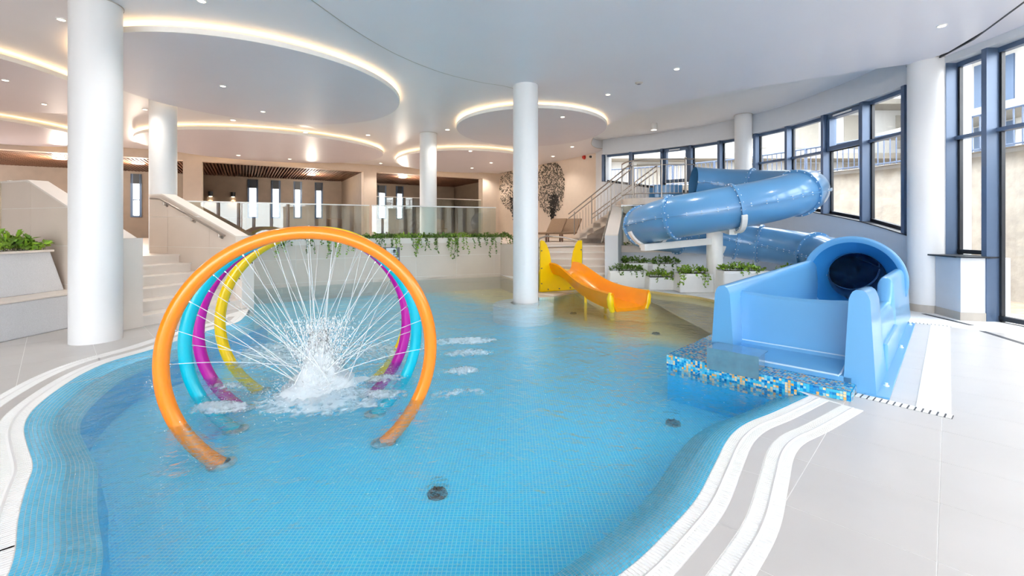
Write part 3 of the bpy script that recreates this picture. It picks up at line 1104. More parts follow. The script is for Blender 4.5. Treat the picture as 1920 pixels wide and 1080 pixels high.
for (a, b) in s_win + [(SL + 3, SL + 3.2)]:
    rbox(prev, a, REC, REC + 0.3, UP_Z, LINT + 0.3, 'wall_panel', M['taupe'], wall_lounge)
    if b < SL + 3.1:
        rbox(a, b, REC, REC + 0.3, UP_Z, WZ0, 'wall_panel', M['taupe'], wall_lounge)
        rbox(a, b, REC, REC + 0.3, WZ1, LINT + 0.3, 'wall_panel', M['taupe'], wall_lounge)
    prev = b
for k, (a, b) in enumerate(s_win):
    w = struct('window_%d' % (k + 20))
    for q0, q1 in ((a, a + 0.09), (b - 0.09, b)):
        rbox(q0, q1, REC - 0.06, REC + 0.2, WZ0, WZ1, 'window_frame', M['navy'], w)
    rbox(a, b, REC - 0.06, REC + 0.2, WZ0, WZ0 + 0.08, 'window_frame', M['navy'], w)
    rbox(a, b, REC - 0.06, REC + 0.2, WZ1 - 0.45, WZ1, 'blind_box', M['black_frame'], w)
    rbox(a + 0.09, b - 0.09, REC + 0.1, REC + 0.115, WZ0 + 0.08, WZ1 - 0.45, 'pane', M['glass'], w)
    rbox(a + 0.09, b - 0.09, REC + 0.06, REC + 0.14, 2.75, 2.8, 'glazing_bar', M['navy'], w)
for sx in (S[379] - 0.6, S[682], SL - 0.3):
    rbox(sx, sx + 0.3, 0.5, REC, UP_Z, LINT + 0.2, 'side_wall', M['taupe'], wall_lounge)
rbox(-2, SL + 3, 0.35, REC + 0.3, LINT + 0.16, LINT + 0.26, 'lounge_ceiling', M['wood_dark'], wall_lounge)
slats = MB()
s = 0.0
while s < SL:
    a = RW0 + RD * s
    b = RW0 + RD * (s + 0.06)
    slats.prism([tuple(a + RN * 0.36), tuple(b + RN * 0.36), tuple(b + RN * REC), tuple(a + RN * REC)], LINT, LINT + 0.12)
    s += 0.125
so = slats.build('slat_ceiling', M['wood'], wall_lounge)
tag(so, kind='stuff')
for x, y, lb in ((112, 298, 'long glowing ceiling light under the slats behind the thick column'), (259, 307, 'long glowing ceiling light under the slats between the left columns'), (584, 328, 'oblong ceiling light under the slats of the middle recess'), (755, 333, 'round ceiling light in the right recess')):
    c = G(x, y, LINT - 0.03)
    o = thing('lounge_light', lb, 'ceiling light', c)
    MB().lathe(c, [(0.21, 0.03), (0.21, 0.0), (0.18, -0.015)], (0, 0, 1), 20).build('housing', M['disc_rim'], o, smooth=True)
    MB().lathe(c, [(0.18, -0.015), (0.001, -0.02)], (0, 0, 1), 20).build('diffuser', M['lamp_soft'], o)
    ld = bpy.data.lights.new('lounge_glow', 'POINT')
    ld.energy = 75
    ld.color = (1.0, 0.88, 0.74)
    ld.shadow_soft_size = 0.15
    lo = bpy.data.objects.new('lounge_glow', ld)
    COL.objects.link(lo)
    lo.parent = o
    lo.location = (0, 0, -0.25)
# wall lamps on the lounge back wall
for x, y, lb in ((20, 347, 'small dark wall lamp glowing on the beige wall at the left photo edge'), (395, 364, 'small dark wall lamp in the middle recess, left of two'), (437, 365, 'small dark wall lamp in the middle recess, right of two')):
    P = ray_hit(x, RW0 + RN * REC, RW1 + RN * REC)
    z = CAM_H - (y - HY) / F_PX * P.y
    c = Vector((P.x, P.y, z)) - RN.to_3d() * 0.1
    o = thing('wall_lamp', lb, 'wall lamp', c)
    MB().cyl((c.x, c.y), 0.10, z - 0.12, z + 0.12, 16).build('shade', M['black_frame'], o, smooth=True)
    MB().bar(c, c + RN.to_3d() * 0.1, 0.05).build('arm', M['black_frame'], o)
    MB().cyl((c.x, c.y), 0.07, z - 0.13, z - 0.12, 12).build('lens', M['lamp_warm'], o)
    ld = bpy.data.lights.new('wall_wash', 'SPOT')
    ld.energy = 22
    ld.color = (1.0, 0.7, 0.4)
    ld.spot_size = 1.6
    ld.spot_blend = 0.9
    lo = bpy.data.objects.new('wall_wash', ld)
    COL.objects.link(lo)
    lo.parent = o
    lo.location = (0, 0, -0.15)

# wall carrying the mosaic trees, then hall closures
TW0, TW1 = Vector((-0.72, 25.0)), Vector((3.36, 17.96))
TD = (TW1 - TW0).normalized()
TN = Vector((TD.y, -TD.x))
if TN.dot(Vector((0, 1))) < 0:
    TN = -TN
wall_tree = struct('wall_mosaic')
MB().prism([tuple(TW0), tuple(TW1), tuple(TW1 + TN * 0.3), tuple(TW0 + TN * 0.3)], 0, 4.75).build('plaster', M['wall_beige'], wall_tree)
MB().prism([tuple(TW1), (3.5, 16.75), (3.75, 16.9), tuple(TW1 + TN * 0.3)], 0, 4.75).build('plaster', M['wall_cool'], wall_tree)
wl = struct('wall_left')
MB().prism([(-21, -7), (-21, 12.9), (-21.3, 12.9), (-21.3, -7)], 0, 4.75).build('plaster', M['wall_beige'], wl)
MB().prism([(-21, -7), (-9.2, -7), (-9.2, -6.7), (-21, -6.7)], 0, 4.75).build('plaster', M['wall_beige'], wl)

def tree(px_crown, px_trunk, n, label, seed):
    rr = random.Random(seed)
    P = ray_hit(px_crown[0], TW0, TW1)
    o = thing('mosaic_tree', label, 'wall mosaic', (P.x, P.y, UP_Z))
    def pt(x, y):
        p = ray_hit(x, TW0, TW1)
        return Vector((p.x, p.y, CAM_H - (y - HY) / F_PX * p.y)) - TN.to_3d() * 0.012
    cx, cy, rx, ry = px_crown
    leaves = MB()
    for _ in range(n):
        while True:
            a, b = rr.uniform(-1, 1), rr.uniform(-1, 1)
            if abs(a) ** 2.6 + abs(b) ** 2.6 < 1 + rr.uniform(-0.08, 0.06):
                break
        p = pt(cx + a * rx, cy + b * ry)
        k = rr.uniform(0.022, 0.042)
        leaves.quad(*[p + TD.to_3d() * (k * 1.3 * math.cos(q)) + Vector((0, 0, k * math.sin(q))) for q in (0.3, 1.6, 2.8, 4.2, 5.3)][::-1])
    tag(leaves.build('crown_pebbles', M['pebble'], o), kind='stuff')
    tr = MB()
    for _ in range(n // 3):
        t = rr.random() ** 0.8
        x = px_trunk[0] + (px_trunk[2] - px_trunk[0]) * t + rr.gauss(0, 3.4 * (0.5 + t))
        y = px_trunk[1] + (px_trunk[3] - px_trunk[1]) * t
        p = pt(x, y) - TN.to_3d() * 0.004
        k = rr.uniform(0.025, 0.045)
        tr.quad(*[p + TD.to_3d() * (k * 1.3 * math.cos(q)) + Vector((0, 0, k * math.sin(q))) for q in (0.3, 1.6, 2.8, 4.2, 5.3)][::-1])
    tag(tr.build('trunk_pebbles', M['pebble_dark'], o), kind='stuff')
tree((964, 355, 27, 38), (965, 412, 962, 370), 800, 'pebble mosaic tree on the beige wall, left of the central column', 3)
tree((1033, 352, 26, 48), (1036, 412, 1040, 365), 1000, 'pebble mosaic tree on the beige wall, right of the central column', 5)

# fire alarm and camera high on that wall
for x, y, m, nm, lb in ((1096, 295, 'red', 'fire_alarm', 'red round fire alarm high on the beige corner wall'), (1109, 294, 'sign_ink', 'security_camera', 'small black camera beside the red alarm')):
    P = ray_hit(x, TW0, TW1)
    z = CAM_H - (y - HY) / F_PX * P.y
    c = Vector((P.x, P.y, z))
    o = thing(nm, lb, 'alarm' if m == 'red' else 'camera', c)
    k = 0.075 if m == 'red' else 0.05
    MB().lathe(c, [(k, 0), (k, 0.05), (k * 0.8, 0.09), (0.002, 0.1)], tuple(-TN) + (0,), 16).build('housing', M[m], o, smooth=True)
    MB().lathe(c, [(k * 1.2, 0.0), (k * 1.2, 0.015), (k, 0.02)], tuple(-TN) + (0,), 16).build('base_ring', M['white_steel' if m != 'red' else 'red'], o, smooth=True)

# ------------------------------------------------------------------ curved window wall
WC = catmull([Vector(p) for p in ((3.38, 16.72), (5.2, 15.4), (6.25, 14.3), (6.97, 13.0), (7.33, 12.0), (7.48, 10.8), (7.52, 9.66), (7.45, 8.6), (7.4, 8.0))], False, 12)
def WP(x):
    t = (x - CX) / F_PX
    best = None
    for a, b in zip(WC, WC[1:]):
        fa, fb = a.x - t * a.y, b.x - t * b.y
        if fa == fb:
            continue
        k = fa / (fa - fb)
        if -1e-6 <= k <= 1 + 1e-6:
            p = a.lerp(b, k)
            d = (b - a).normalized()
            return p, d
    return (WC[0], (WC[1] - WC[0]).normalized()) if t < 0.5 else (WC[-1], (WC[-1] - WC[-2]).normalized())
SILL = [(1120, 3.22), (1245, 2.76), (1377, 2.32), (1412, 2.2), (1541, 1.80), (1614, 1.60), (1690, 1.36), (1720, 1.28)]
def sill_z(x):
    for (a, za), (b, zb) in zip(SILL, SILL[1:]):
        if x <= b:
            return za + (zb - za) * (x - a) / (b - a)
    return SILL[-1][1]
TOPZ, TRZ = 4.19, 3.30
wall_win = struct('wall_window')
xs_all = [1128, 1181, 1240, 1293, 1347, 1380, 1412, 1473, 1541, 1614, 1690, 1715]
inner = []
for x in [1122] + [1128 + k * (1715 - 1128) / 60 for k in range(61)]:
    p, d = WP(x)
    inner.append((p, Vector((-d.y, d.x)), sill_z(x)))      # left of travel = outwards
TH = 0.32
lowm, upm, silm = MB(), MB(), MB()
for (p, n, z), (q, m_, w) in zip(inner, inner[1:]):
    lowm.hexa([(p.x, p.y, -0.1), (q.x, q.y, -0.1), (q.x + m_.x * TH, q.y + m_.y * TH, -0.1), (p.x + n.x * TH, p.y + n.y * TH, -0.1)],
              [(p.x, p.y, z), (q.x, q.y, w), (q.x + m_.x * TH, q.y + m_.y * TH, w), (p.x + n.x * TH, p.y + n.y * TH, z)])
    upm.hexa([(p.x, p.y, TOPZ), (q.x, q.y, TOPZ), (q.x + m_.x * TH, q.y + m_.y * TH, TOPZ), (p.x + n.x * TH, p.y + n.y * TH, TOPZ)],
             [(p.x, p.y, 4.8), (q.x, q.y, 4.8), (q.x + m_.x * TH, q.y + m_.y * TH, 4.8), (p.x + n.x * TH, p.y + n.y * TH, 4.8)])
    silm.hexa([(p.x - n.x * 0.02, p.y - n.y * 0.02, z), (q.x - m_.x * 0.02, q.y - m_.y * 0.02, w), (q.x + m_.x * TH, q.y + m_.y * TH, w), (p.x + n.x * TH, p.y + n.y * TH, z)],
              [(p.x - n.x * 0.02, p.y - n.y * 0.02, z + 0.02), (q.x - m_.x * 0.02, q.y - m_.y * 0.02, w + 0.02), (q.x + m_.x * TH, q.y + m_.y * TH, w + 0.02), (p.x + n.x * TH, p.y + n.y * TH, z + 0.02)])
lowm.build('parapet', M['wall_cool'], wall_win, smooth=True)
upm.build('bulkhead', M['wall_cool'], wall_win, smooth=True)
silm.build('sill_board', M['black_frame'], wall_win)
wn = [0]
def window_bay(P, dP, Q, dQ, zp, zq, top, transoms, fin=0.24, sash=False):
    """glazed bay between plan points; d* are travel directions"""
    wn[0] += 1
    w = struct('window_%d' % wn[0])
    nP, nQ = Vector((-dP.y, dP.x)), Vector((-dQ.y, dQ.x))
    d = (Q - P).normalized()
    n = Vector((-d.y, d.x))
    g0, g1 = P + nP * (fin - 0.03), Q + nQ * (fin - 0.03)
    def seg(a, b, za, zb, h, dep, name, m, back=0.0, par=None):
        r = [(a - n * (dep - back)), (b - n * (dep - back)), (b + n * 0.05), (a + n * 0.05)]
        z0 = [za, zb, zb, za]
        return MB().hexa([(p.x, p.y, z) for p, z in zip(r, z0)], [(p.x, p.y, z + h) for p, z in zip(r, z0)]).build(name, m, par or w)
    seg(g0, g1, zp + 0.02, zq + 0.02, 0.07, 0.04, 'bottom_frame', M['black_frame'])
    seg(g0, g1, top - 0.08, top - 0.08, 0.08, 0.05, 'head_frame', M['navy'])
    for t in transoms:
        if t > max(zp, zq) + 0.3:
            seg(g0, g1, t, t, 0.06, 0.08, 'transom', M['navy'])
    # mullion fin on the P side
    t_ = Vector((dP.x, dP.y)) * 0.04
    r = [P - t_, P + t_, P + t_ + nP * fin, P - t_ + nP * fin]
    MB().prism([tuple(p) for p in r], zp, top).build('mullion', M['navy'], w)
    r = [P + nP * (fin - 0.06) - t_ * 1.6, P + nP * (fin - 0.06) + t_ * 1.9, P + nP * fin + t_ * 1.9, P + nP * fin - t_ * 1.6]
    MB().prism([tuple(p) for p in r], zp, top).build('gasket', M['black_frame'], w)
    mb = MB()
    r0, r1 = g0, g1
    mb.hexa([(r0.x, r0.y, zp), (r1.x, r1.y, zq), (r1.x + n.x * 0.015, r1.y + n.y * 0.015, zq), (r0.x + n.x * 0.015, r0.y + n.y * 0.015, zp)],
            [(r0.x, r0.y, top), (r1.x, r1.y, top), (r1.x + n.x * 0.015, r1.y + n.y * 0.015, top), (r0.x + n.x * 0.015, r0.y + n.y * 0.015, top)])
    mb.build('pane', M['glass'], w)
    if sash:
        zt = top - 0.12
        sf = seg(g0 + d * 0.08, g1 - d * 0.06, zt, zt, 0.09, 0.12, 'sash_frame', M['navy'])
        seg(g0 + d * 0.08, g1 - d * 0.06, sash, sash, 0.11, 0.12, 'sash_frame', M['navy'])
        for a in (0.04, (Q - P).length - 0.16):
            seg(g0 + d * a, g0 + d * (a + 0.1), sash, sash, zt - sash, 0.12, 'sash_frame', M['navy'])
        seg(g0 + d * 0.25, g0 + d * ((Q - P).length - 0.35), zt + 0.03, zt + 0.03, 0.035, 0.13, 'vent_grille', M['white_steel'], par=sf)
    return w
def bays(xs, transoms, sashes=(), end=True):
    for k, (a, b) in enumerate(zip(xs, xs[1:])):
        (P, dP), (Q, dQ) = WP(a), WP(b)
        window_bay(P, dP, Q, dQ, sill_z(a), sill_z(b), TOPZ, transoms, sash=(transoms[0] if transoms else 3.0) if k in sashes else False)
    if end:
        P, dP = WP(xs[-1])
        n = Vector((-dP.y, dP.x))
        t_ = dP * 0.04
        w = struct('window_%d' % (wn[0] + 60))
        MB().prism([tuple(P - t_), tuple(P + t_), tuple(P + t_ + n * 0.24), tuple(P - t_ + n * 0.24)], sill_z(xs[-1]), TOPZ).build('mullion', M['navy'], w)
bays([1130, 1181, 1240, 1293, 1347, 1382], [], sashes=(2,), end=False)
bays([1382, 1414, 1473, 1541, 1614, 1692], [TRZ], sashes=(3,))
# near windows beyond the round column, then the glazed side behind the camera
E = Vector((0, -1))
near_y = [7.78, 7.12, 5.9, 4.7, 3.5, 2.3, 1.1, -0.1, -1.3, -2.5, -3.7, -4.9, -6.1]
for k, (a, b) in enumerate(zip(near_y, near_y[1:])):
    P, Q = Vector((7.5, a)), Vector((7.5, b))
    z = 1.02 if k == 0 else 0.0
    window_bay(P, E, Q, E, z, z, 4.33, [3.0], fin=0.26)
wr = struct('wall_right')
MB().prism([(7.5, 7.9), (7.5, -7), (7.85, -7), (7.85, 7.9)][::-1], 4.33, 4.8).build('bulkhead', M['wall_cool'], wr)
MB().prism([(7.4, 8.3), (7.5, 7.75), (7.95, 7.75), (7.9, 8.5)], 0, 4.8).build('corner', M['wall_cool'], wr)
MB().prism([(7.18, 7.17), (7.53, 7.09), (7.9, 7.1), (7.9, 8.0), (7.31, 7.73)], -0.05, 1.0).build('sill_plinth', M['wall_cool'], wr)
MB().prism([(7.13, 7.20), (7.16, 7.14), (7.54, 7.06), (7.78, 7.08), (7.78, 7.9), (7.24, 7.85)], 1.0, 1.025).build('sill_board', M['black_frame'], wr)
bb = struct('baseboard_right')
MB().prism([(7.17, 7.165), (7.525, 7.08), (7.6, 7.3), (7.4, 7.8), (7.30, 7.735)], 0, 0.13).build('skirting', M['tile_skirt'], bb)
# rear glazing behind the camera
w = struct('wall_back')
for k in range(14):
    x = -9.2 + k * 1.23
    MB().box((x, -6.85, 2.2), (0.08, 0.26, 4.4)).build('mullion', M['navy'], w)
MB().box((-0.8, -6.85, 4.55), (17.4, 0.3, 0.5)).build('bulkhead', M['wall_cool'], w)
MB().box((-0.8, -6.85, 0.05), (17.4, 0.3, 0.1)).build('threshold', M['navy'], w)
MB().box((-0.8, -6.75, 2.2), (17.4, 0.015, 4.2)).build('pane', M['glass'], w)

# ------------------------------------------------------------------ columns
def column(x0, x1, z0, D_, label, Y=None, z1=CEIL_Z, skirt=False):
    xm = (x0 + x1) / 2
    t = (xm - CX) / F_PX
    Y = Y or D_ * F_PX * math.sqrt(1 + t * t) / (x1 - x0)
    c = (t * Y, Y)
    o = thing('round_column', label, 'column', (c[0], c[1], z0), 'round white columns')
    r = D_ / 2
    MB().rings([[(c[0] + r * math.cos(a * math.pi / 32), c[1] + r * math.sin(a * math.pi / 32), z) for a in range(64)] for z in (z0, z1)], True, True).build('shaft', M['column'], o, smooth=True)
    MB().rings([[(c[0] + q * math.cos(a * math.pi / 32), c[1] + q * math.sin(a * math.pi / 32), z) for a in range(64)] for q, z in ((r + 0.012, z1 - 0.02), (r + 0.012, z1 - 0.006))], True, False).build('ceiling_collar', M['tile_grey'], o, smooth=True)
    if skirt:
        MB().rings([[(c[0] + q * math.cos(a * math.pi / 32), c[1] + q * math.sin(a * math.pi / 32), z) for a in range(64)] for q, z in ((r + 0.01, 0), (r + 0.01, 0.13), (r, 0.13))], True, False).build('skirting', M['tile_skirt'], o)
    return c
column(127, 234, 0.0, 0.54, 'thick white round column on the left deck, nearest the camera', 5.92)
cc = column(962, 1009, -0.42, 0.52, 'central white round column standing in the pool', 9.3)
column(279, 333, UP_Z, 0.53, 'white round column on the raised deck above the left stairs')
column(787, 819, UP_Z, 0.53, 'slim white round column on the raised deck behind the glass balustrade')
column(1699, 1774, 0.0, 0.52, 'white round column engaged in the window wall on the right', 8.0, skirt=True)
column(1377, 1410, 0.0, 0.46, 'white round column behind the tube slide by the curved windows', 13.0, z1=BAY_Z)
# low round plinth around the central column
o = tag(MB().lathe((cc[0] - 0.05, cc[1] - 0.1, 0), [(0.62, BASIN_Z), (0.62, -0.09), (0.58, -0.07), (0.26, -0.065)], (0, 0, 1), 48).build('column_plinth', M['rim_grout'], smooth=True), 'pale round plinth just under the water around the central column', 'plinth')

# ------------------------------------------------------------------ raised deck, left stairs, planter wall
def SD(d, w):                        # d up the stairs, w across, from the left parapet
    return SA + ST * d + SW * w
STW = (SB - SA).length
updeck = struct('floor_raised')
ret_line = [Vector((-7.6, 10.35)), Vector((-6.6, 10.93)), Vector((-3.89, 12.52)), Vector((-0.36, 13.95))]
up_poly = [SD(2.0, 0), SD(2.0, STW), Vector((-7.2, 9.3)), Vector((-7.6, 10.6)), Vector((-6.65, 11.05)), Vector((-3.93, 12.66)), Vector((-0.4, 14.1)), Vector((0.7, 13.5)), Vector((2.9, 13.1)), Vector((2.9, 12.4)), Vector((7.6, 12.4)), Vector((7.6, 17.5)), Vector((3.6, 18.0)), Vector((1.0, 25.5)), Vector((-4.5, 29.5)), Vector((-24, 19.0)), SD(16, 0)]
MB().poly([[tuple(p) for p in up_poly]], UP_Z).build('deck_top', M['tile_wall'], updeck)
MB().quad(*[(p.x, p.y, z) for p, z in ((SD(2.0, 0), 0), (SD(2.0, STW), 0), (SD(2.0, STW), UP_Z), (SD(2.0, 0), UP_Z))]).build('deck_riser', M['tile_light'], updeck)

stair = thing('stone_staircase', 'pale tiled stairs climbing left from the pool deck beside the thick column', 'stairs', (SD(1, STW / 2).x, SD(1, STW / 2).y, 0))
NR = 6
RH, TRD = UP_Z / NR, 0.335
for k in range(NR):
    d0 = 0.02 + k * TRD
    q = [SD(d0, 0.0), SD(d0, STW), SD(2.05, STW), SD(2.05, 0.0)]
    MB().prism([tuple(p) for p in q][::-1], k * RH, (k + 1) * RH - 0.028).build('riser', M['tile_light'], stair)
    q = [SD(d0 - 0.03, 0.0), SD(d0 - 0.03, STW), SD(2.05 if k == NR - 1 else d0 + TRD, STW), SD(2.05 if k == NR - 1 else d0 + TRD, 0.0)]
    MB().prism([tuple(p) for p in q][::-1], (k + 1) * RH - 0.028, (k + 1) * RH).build('tread', M['tile_light'], stair)

def tiled_face(A, B, z0, top, out, parent, tw=1.2, th=0.6, m='tile_wall', s0=0.0, zs=0.0):
    """tiles 8 mm proud of a vertical face A-B; top(s) gives the upper limit"""
    L = (B - A).length
    d = (B - A).normalized()
    s = -s0
    while s < L:
        a, b = max(0, s) + 0.003, min(L, s + tw) - 0.003
        z = z0 - zs
        while b > a + 0.02 and z < 6:
            lo = max(z0, z) + 0.003
            ha, hb = min(z + th - 0.003, top(a)), min(z + th - 0.003, top(b))
            if ha <= lo and hb <= lo:
                break
            # split where the sloping top crosses the tile
            pts = [(a, lo), (b, lo)]
            m_ = 6
            for j in range(m_, -1, -1):
                t = a + (b - a) * j / m_
                pts.append((t, max(lo, min(z + th - 0.003, top(t)))))
            v0 = [(A + d * t) for t, _ in pts]
            o3 = out.to_3d() * 0.008
            f = [Vector((p.x, p.y, zz)) + o3 for p, (_, zz) in zip(v0, pts)]
            k = [Vector((p.x, p.y, zz)) for p, (_, zz) in zip(v0, pts)]
            mb = MB()
            mb.quad(*f)
            n = len(f)
            for j in range(n):
                j2 = (j + 1) % n
                mb.quad(k[j], k[j2], f[j2], f[j])
            mb.build('wall_tile', M[m], parent)
            z += th
        s += tw

def parapet(name, A, label_side, sgn, length, end_z, up_z, thick, tiles_side):
    o = struct(name)
    def top(s):
        if s < 0.12:
            return end_z
        return min(up_z, end_z + (s - 0.12) * 0.40)
    seg = [0, 0.12, (up_z - end_z) / 0.40 + 0.12, length]
    off = SW * (thick * sgn)
    for a, b in zip(seg, seg[1:]):
        p = [A + ST * a, A + ST * b, A + ST * b + off, A + ST * a + off]
        zt = [top(a), top(b - 1e-6), top(b - 1e-6), top(a)]
        if sgn < 0:
            MB().prism([tuple(q) for q in p], -0.05, zt).build('core', M['grout'], o)
        else:
            MB().prism([tuple(q) for q in p][::-1], -0.05, zt[::-1]).build('core', M['grout'], o)
        # coping
        e = SW * (0.02 * sgn)
        c = [A + ST * a - e, A + ST * b - e, A + ST * b + off + e, A + ST * a + off + e]
        MB().hexa([(q.x, q.y, z) for q, z in zip(c, zt)], [(q.x, q.y, z + 0.03) for q, z in zip(c, zt)]).build('coping', M['tile_light'], o)
    return o, top
# left parapet: seen from the pool side
pl, ptop = parapet('wall_stair_left', SA, '', -1, 3.3, 1.30, 2.24, 0.22, 1)
tiled_face(SA - SW * 0.22, SA - SW * 0.22 + ST * 3.3, 0.0, lambda s: ptop(s), -SW, pl, 1.2, 0.6)
MB().prism([tuple(SA - ST * 0.02 - SW * 0.235), tuple(SA - ST * 0.02 + SW * 0.015), tuple(SA + ST * 0.14 + SW * 0.015), tuple(SA + ST * 0.14 - SW * 0.235)], 0, 1.33).build('end_post', M['tile_light'], pl)
MB().prism([tuple(SD(3.3, -0.22)), tuple(SD(14, -0.22)), tuple(SD(14, 0.0)), tuple(SD(3.3, 0.0))][::-1], -0.05, 1.12).build('low_wall', M['tile_wall'], pl)
# right parapet: its stair side faces the camera
pr, rtop = parapet('wall_stair_right', SB, '', 1, 2.6, 1.30, 2.13, 0.22, -1)
tiled_face(SB + ST * 0.14, SB + ST * 2.6, 0.0, lambda s: rtop(s + 0.14), -SW, pr, 1.2, 0.6, s0=0.5, zs=0.1)
MB().prism([tuple(SB - ST * 0.02 - SW * 0.015), tuple(SB - ST * 0.02 + SW * 0.235), tuple(SB + ST * 0.14 + SW * 0.235), tuple(SB + ST * 0.14 - SW * 0.015)], -0.3, 1.30).build('end_post', M['tile_light'], pr)
# handrail on that wall
hr = thing('wall_handrail', 'steel handrail fixed to the sloping wall of the left stairs', 'handrail', (SB.x, SB.y, 0))
pts = []
for s, dz in ((0.35, 0), (1.2, 0), (2.15, 0), (2.45, 0.02)):
    p = SB + ST * s - SW * 0.075
    pts.append(Vector((p.x, p.y, min(2.08, rtop(s) - 0.06))))
MB().tube(pts, 0.021, 12).build('rail', M['chrome'], hr, smooth=True)
for s in (0.5, 1.25, 2.05):
    p = SB + ST * s
    z = rtop(s) - 0.14
    q = p - SW * 0.075
    br_ = MB().tube([(p.x - SW.x * 0.008, p.y - SW.y * 0.008, z), (q.x, q.y, z), (q.x, q.y, z + 0.07)], 0.012, 8).build('bracket', M['chrome'], hr, smooth=True)
    MB().lathe((p.x, p.y, z), [(0.04, 0.0), (0.04, 0.02), (0.015, 0.025)], (-SW.x, -SW.y, 0), 14).build('rosette', M['chrome'], br_, smooth=True)

# retaining wall with planter on top
rw = struct('wall_planter')
PZ = 1.15
for A, B in zip(ret_line, ret_line[1:]):
    d = (B - A).normalized()
    n = Vector((-d.y, d.x))
    MB().prism([tuple(A), tuple(B), tuple(B + n * 0.35), tuple(A + n * 0.35)], BASIN_Z, PZ - 0.02).build('core', M['grout'], rw)
    tiled_face(A, B, -0.3, lambda s: PZ - 0.13, -n, rw, 1.2, 0.6, zs=0.25)
    L = (B - A).length
    m_ = max(1, int(round(L / 1.2)))
    for k in range(m_):
        a, b = A + d * (L * k / m_ + 0.004), A + d * (L * (k + 1) / m_ - 0.004)
        MB().prism([tuple(a - n * 0.03), tuple(b - n * 0.03), tuple(b + n * 0.06), tuple(a + n * 0.06)], PZ - 0.13, PZ + 0.02).build('coping_block', M['tile_light'], rw)
    MB().prism([tuple(A + n * 0.06), tuple(B + n * 0.06), tuple(B + n * 0.34), tuple(A + n * 0.34)], PZ - 0.02, PZ - 0.01).build('soil_strip', M['soil'], rw)
bal_line = [Vector((p.x, p.y)) for p in ret_line]
gb = thing('glass_balustrade', 'long frameless glass balustrade with a slim rail above the planter wall', 'balustrade', (-3.9, 12.7, UP_Z))
for A, B in zip(bal_line, bal_line[1:]):
    d = (B - A).normalized()
    n = Vector((-d.y, d.x))
    L = (B - A).length
    m_ = max(1, int(round(L / 1.15)))
    A2, B2_ = A + n * 0.40, B + n * 0.40
    for k in range(m_):
        a, b = A2 + d * (L * k / m_ + 0.01), A2 + d * (L * (k + 1) / m_ - 0.01)
        MB().prism([tuple(a), tuple(b), tuple(b + n * 0.016), tuple(a + n * 0.016)], UP_Z + 0.02, 2.10).build('glass_panel', M['glass_rail'], gb)
    MB().bar((A2.x + n.x * 0.008, A2.y + n.y * 0.008, 2.11), (B2_.x + n.x * 0.008, B2_.y + n.y * 0.008, 2.11), 0.035, 0.03).build('top_rail', M['white_steel'], gb)
    MB().bar((A2.x + n.x * 0.008, A2.y + n.y * 0.008, UP_Z + 0.04), (B2_.x + n.x * 0.008, B2_.y + n.y * 0.008, UP_Z + 0.04), 0.06, 0.08).build('base_channel', M['steel'], gb)
# second glass rail in the right recess, glass screen on the left
gb2 = thing('glass_balustrade', 'glass balustrade across the right recess under the slim ceiling light', 'balustrade', (RP(800).x, RP(800).y, UP_Z))
for k in range(5):
    a = S[706] + (S[905] - S[706]) * k / 5 + 0.01
    b = S[706] + (S[905] - S[706]) * (k + 1) / 5 - 0.01
    rbox(a, b, 0.2, 0.216, UP_Z, 2.95, 'glass_panel', M['glass_rail'], gb2)
rbox(S[706], S[905], 0.19, 0.226, 2.95, 2.98, 'top_rail', M['white_steel'], gb2)
gs = thing('glass_screen', 'tall glass screen with a pale post at the left photo edge', 'glass screen', (SD(3.3, 0).x, SD(3.3, 0).y, 1.12))
a, b = SD(3.35, -0.1), SD(8.0, -0.1)
MB().prism([tuple(a), tuple(b), tuple(b + SW * 0.016), tuple(a + SW * 0.016)], 1.12, 2.28).build('pane', M['glass_rail'], gs)
MB().prism([tuple(SD(3.3, -0.13)), tuple(SD(3.3, -0.05)), tuple(SD(3.38, -0.05)), tuple(SD(3.38, -0.13))], 1.12, 2.30).build('post', M['white_steel'], gs)

# ------------------------------------------------------------------ mosaic bench with planter, left
bench = thing('mosaic_bench', 'white fine-mosaic bench with a built-in flared planter at the left photo edge', 'bench', (-7.1, 6.0, 0))
bA, bB = Vector((-6.70, 4.6)), Vector((-6.52, 7.05))
bd = (bB - bA).normalized()
bn = Vector((-bd.y, bd.x))
q = [bA, bB, bB + bn * 0.95, bA + bn * 0.95]
MB().prism([tuple(p) for p in q], 0, 0.49).build('seat_block', M['white_mosaic'], bench, bevel=0.02)
q = [bA - bn * 0.01, bB - bn * 0.01, bB + bn * 0.95, bA + bn * 0.95]
MB().prism([tuple(p) for p in q], 0.49, 0.52).build('seat_top', M['tile_light'], bench, bevel=0.008)
c0, c1 = bA + bn * 0.42, bA + bd * 2.33 + bn * 0.42
q0 = [c0, c1, c1 + bn * 0.62, c0 + bn * 0.62]
k0, k1 = bA + bn * 0.5, bA + bd * 2.2 + bn * 0.5
q1 = [k0, k1, k1 + bn * 0.46, k0 + bn * 0.46]
MB().hexa([(p.x, p.y, 0.52) for p in q0], [(p.x, p.y, 1.12) for p in q1]).build('planter_body', M['white_mosaic'], bench, bevel=0.012)
k0, k1 = bA + bn * 0.47, bA + bd * 2.23 + bn * 0.47
q1 = [k0, k1, k1 + bn * 0.52, k0 + bn * 0.52]
MB().prism([tuple(p) for p in q1], 1.12, 1.15).build('planter_rim', M['tile_light'], bench)

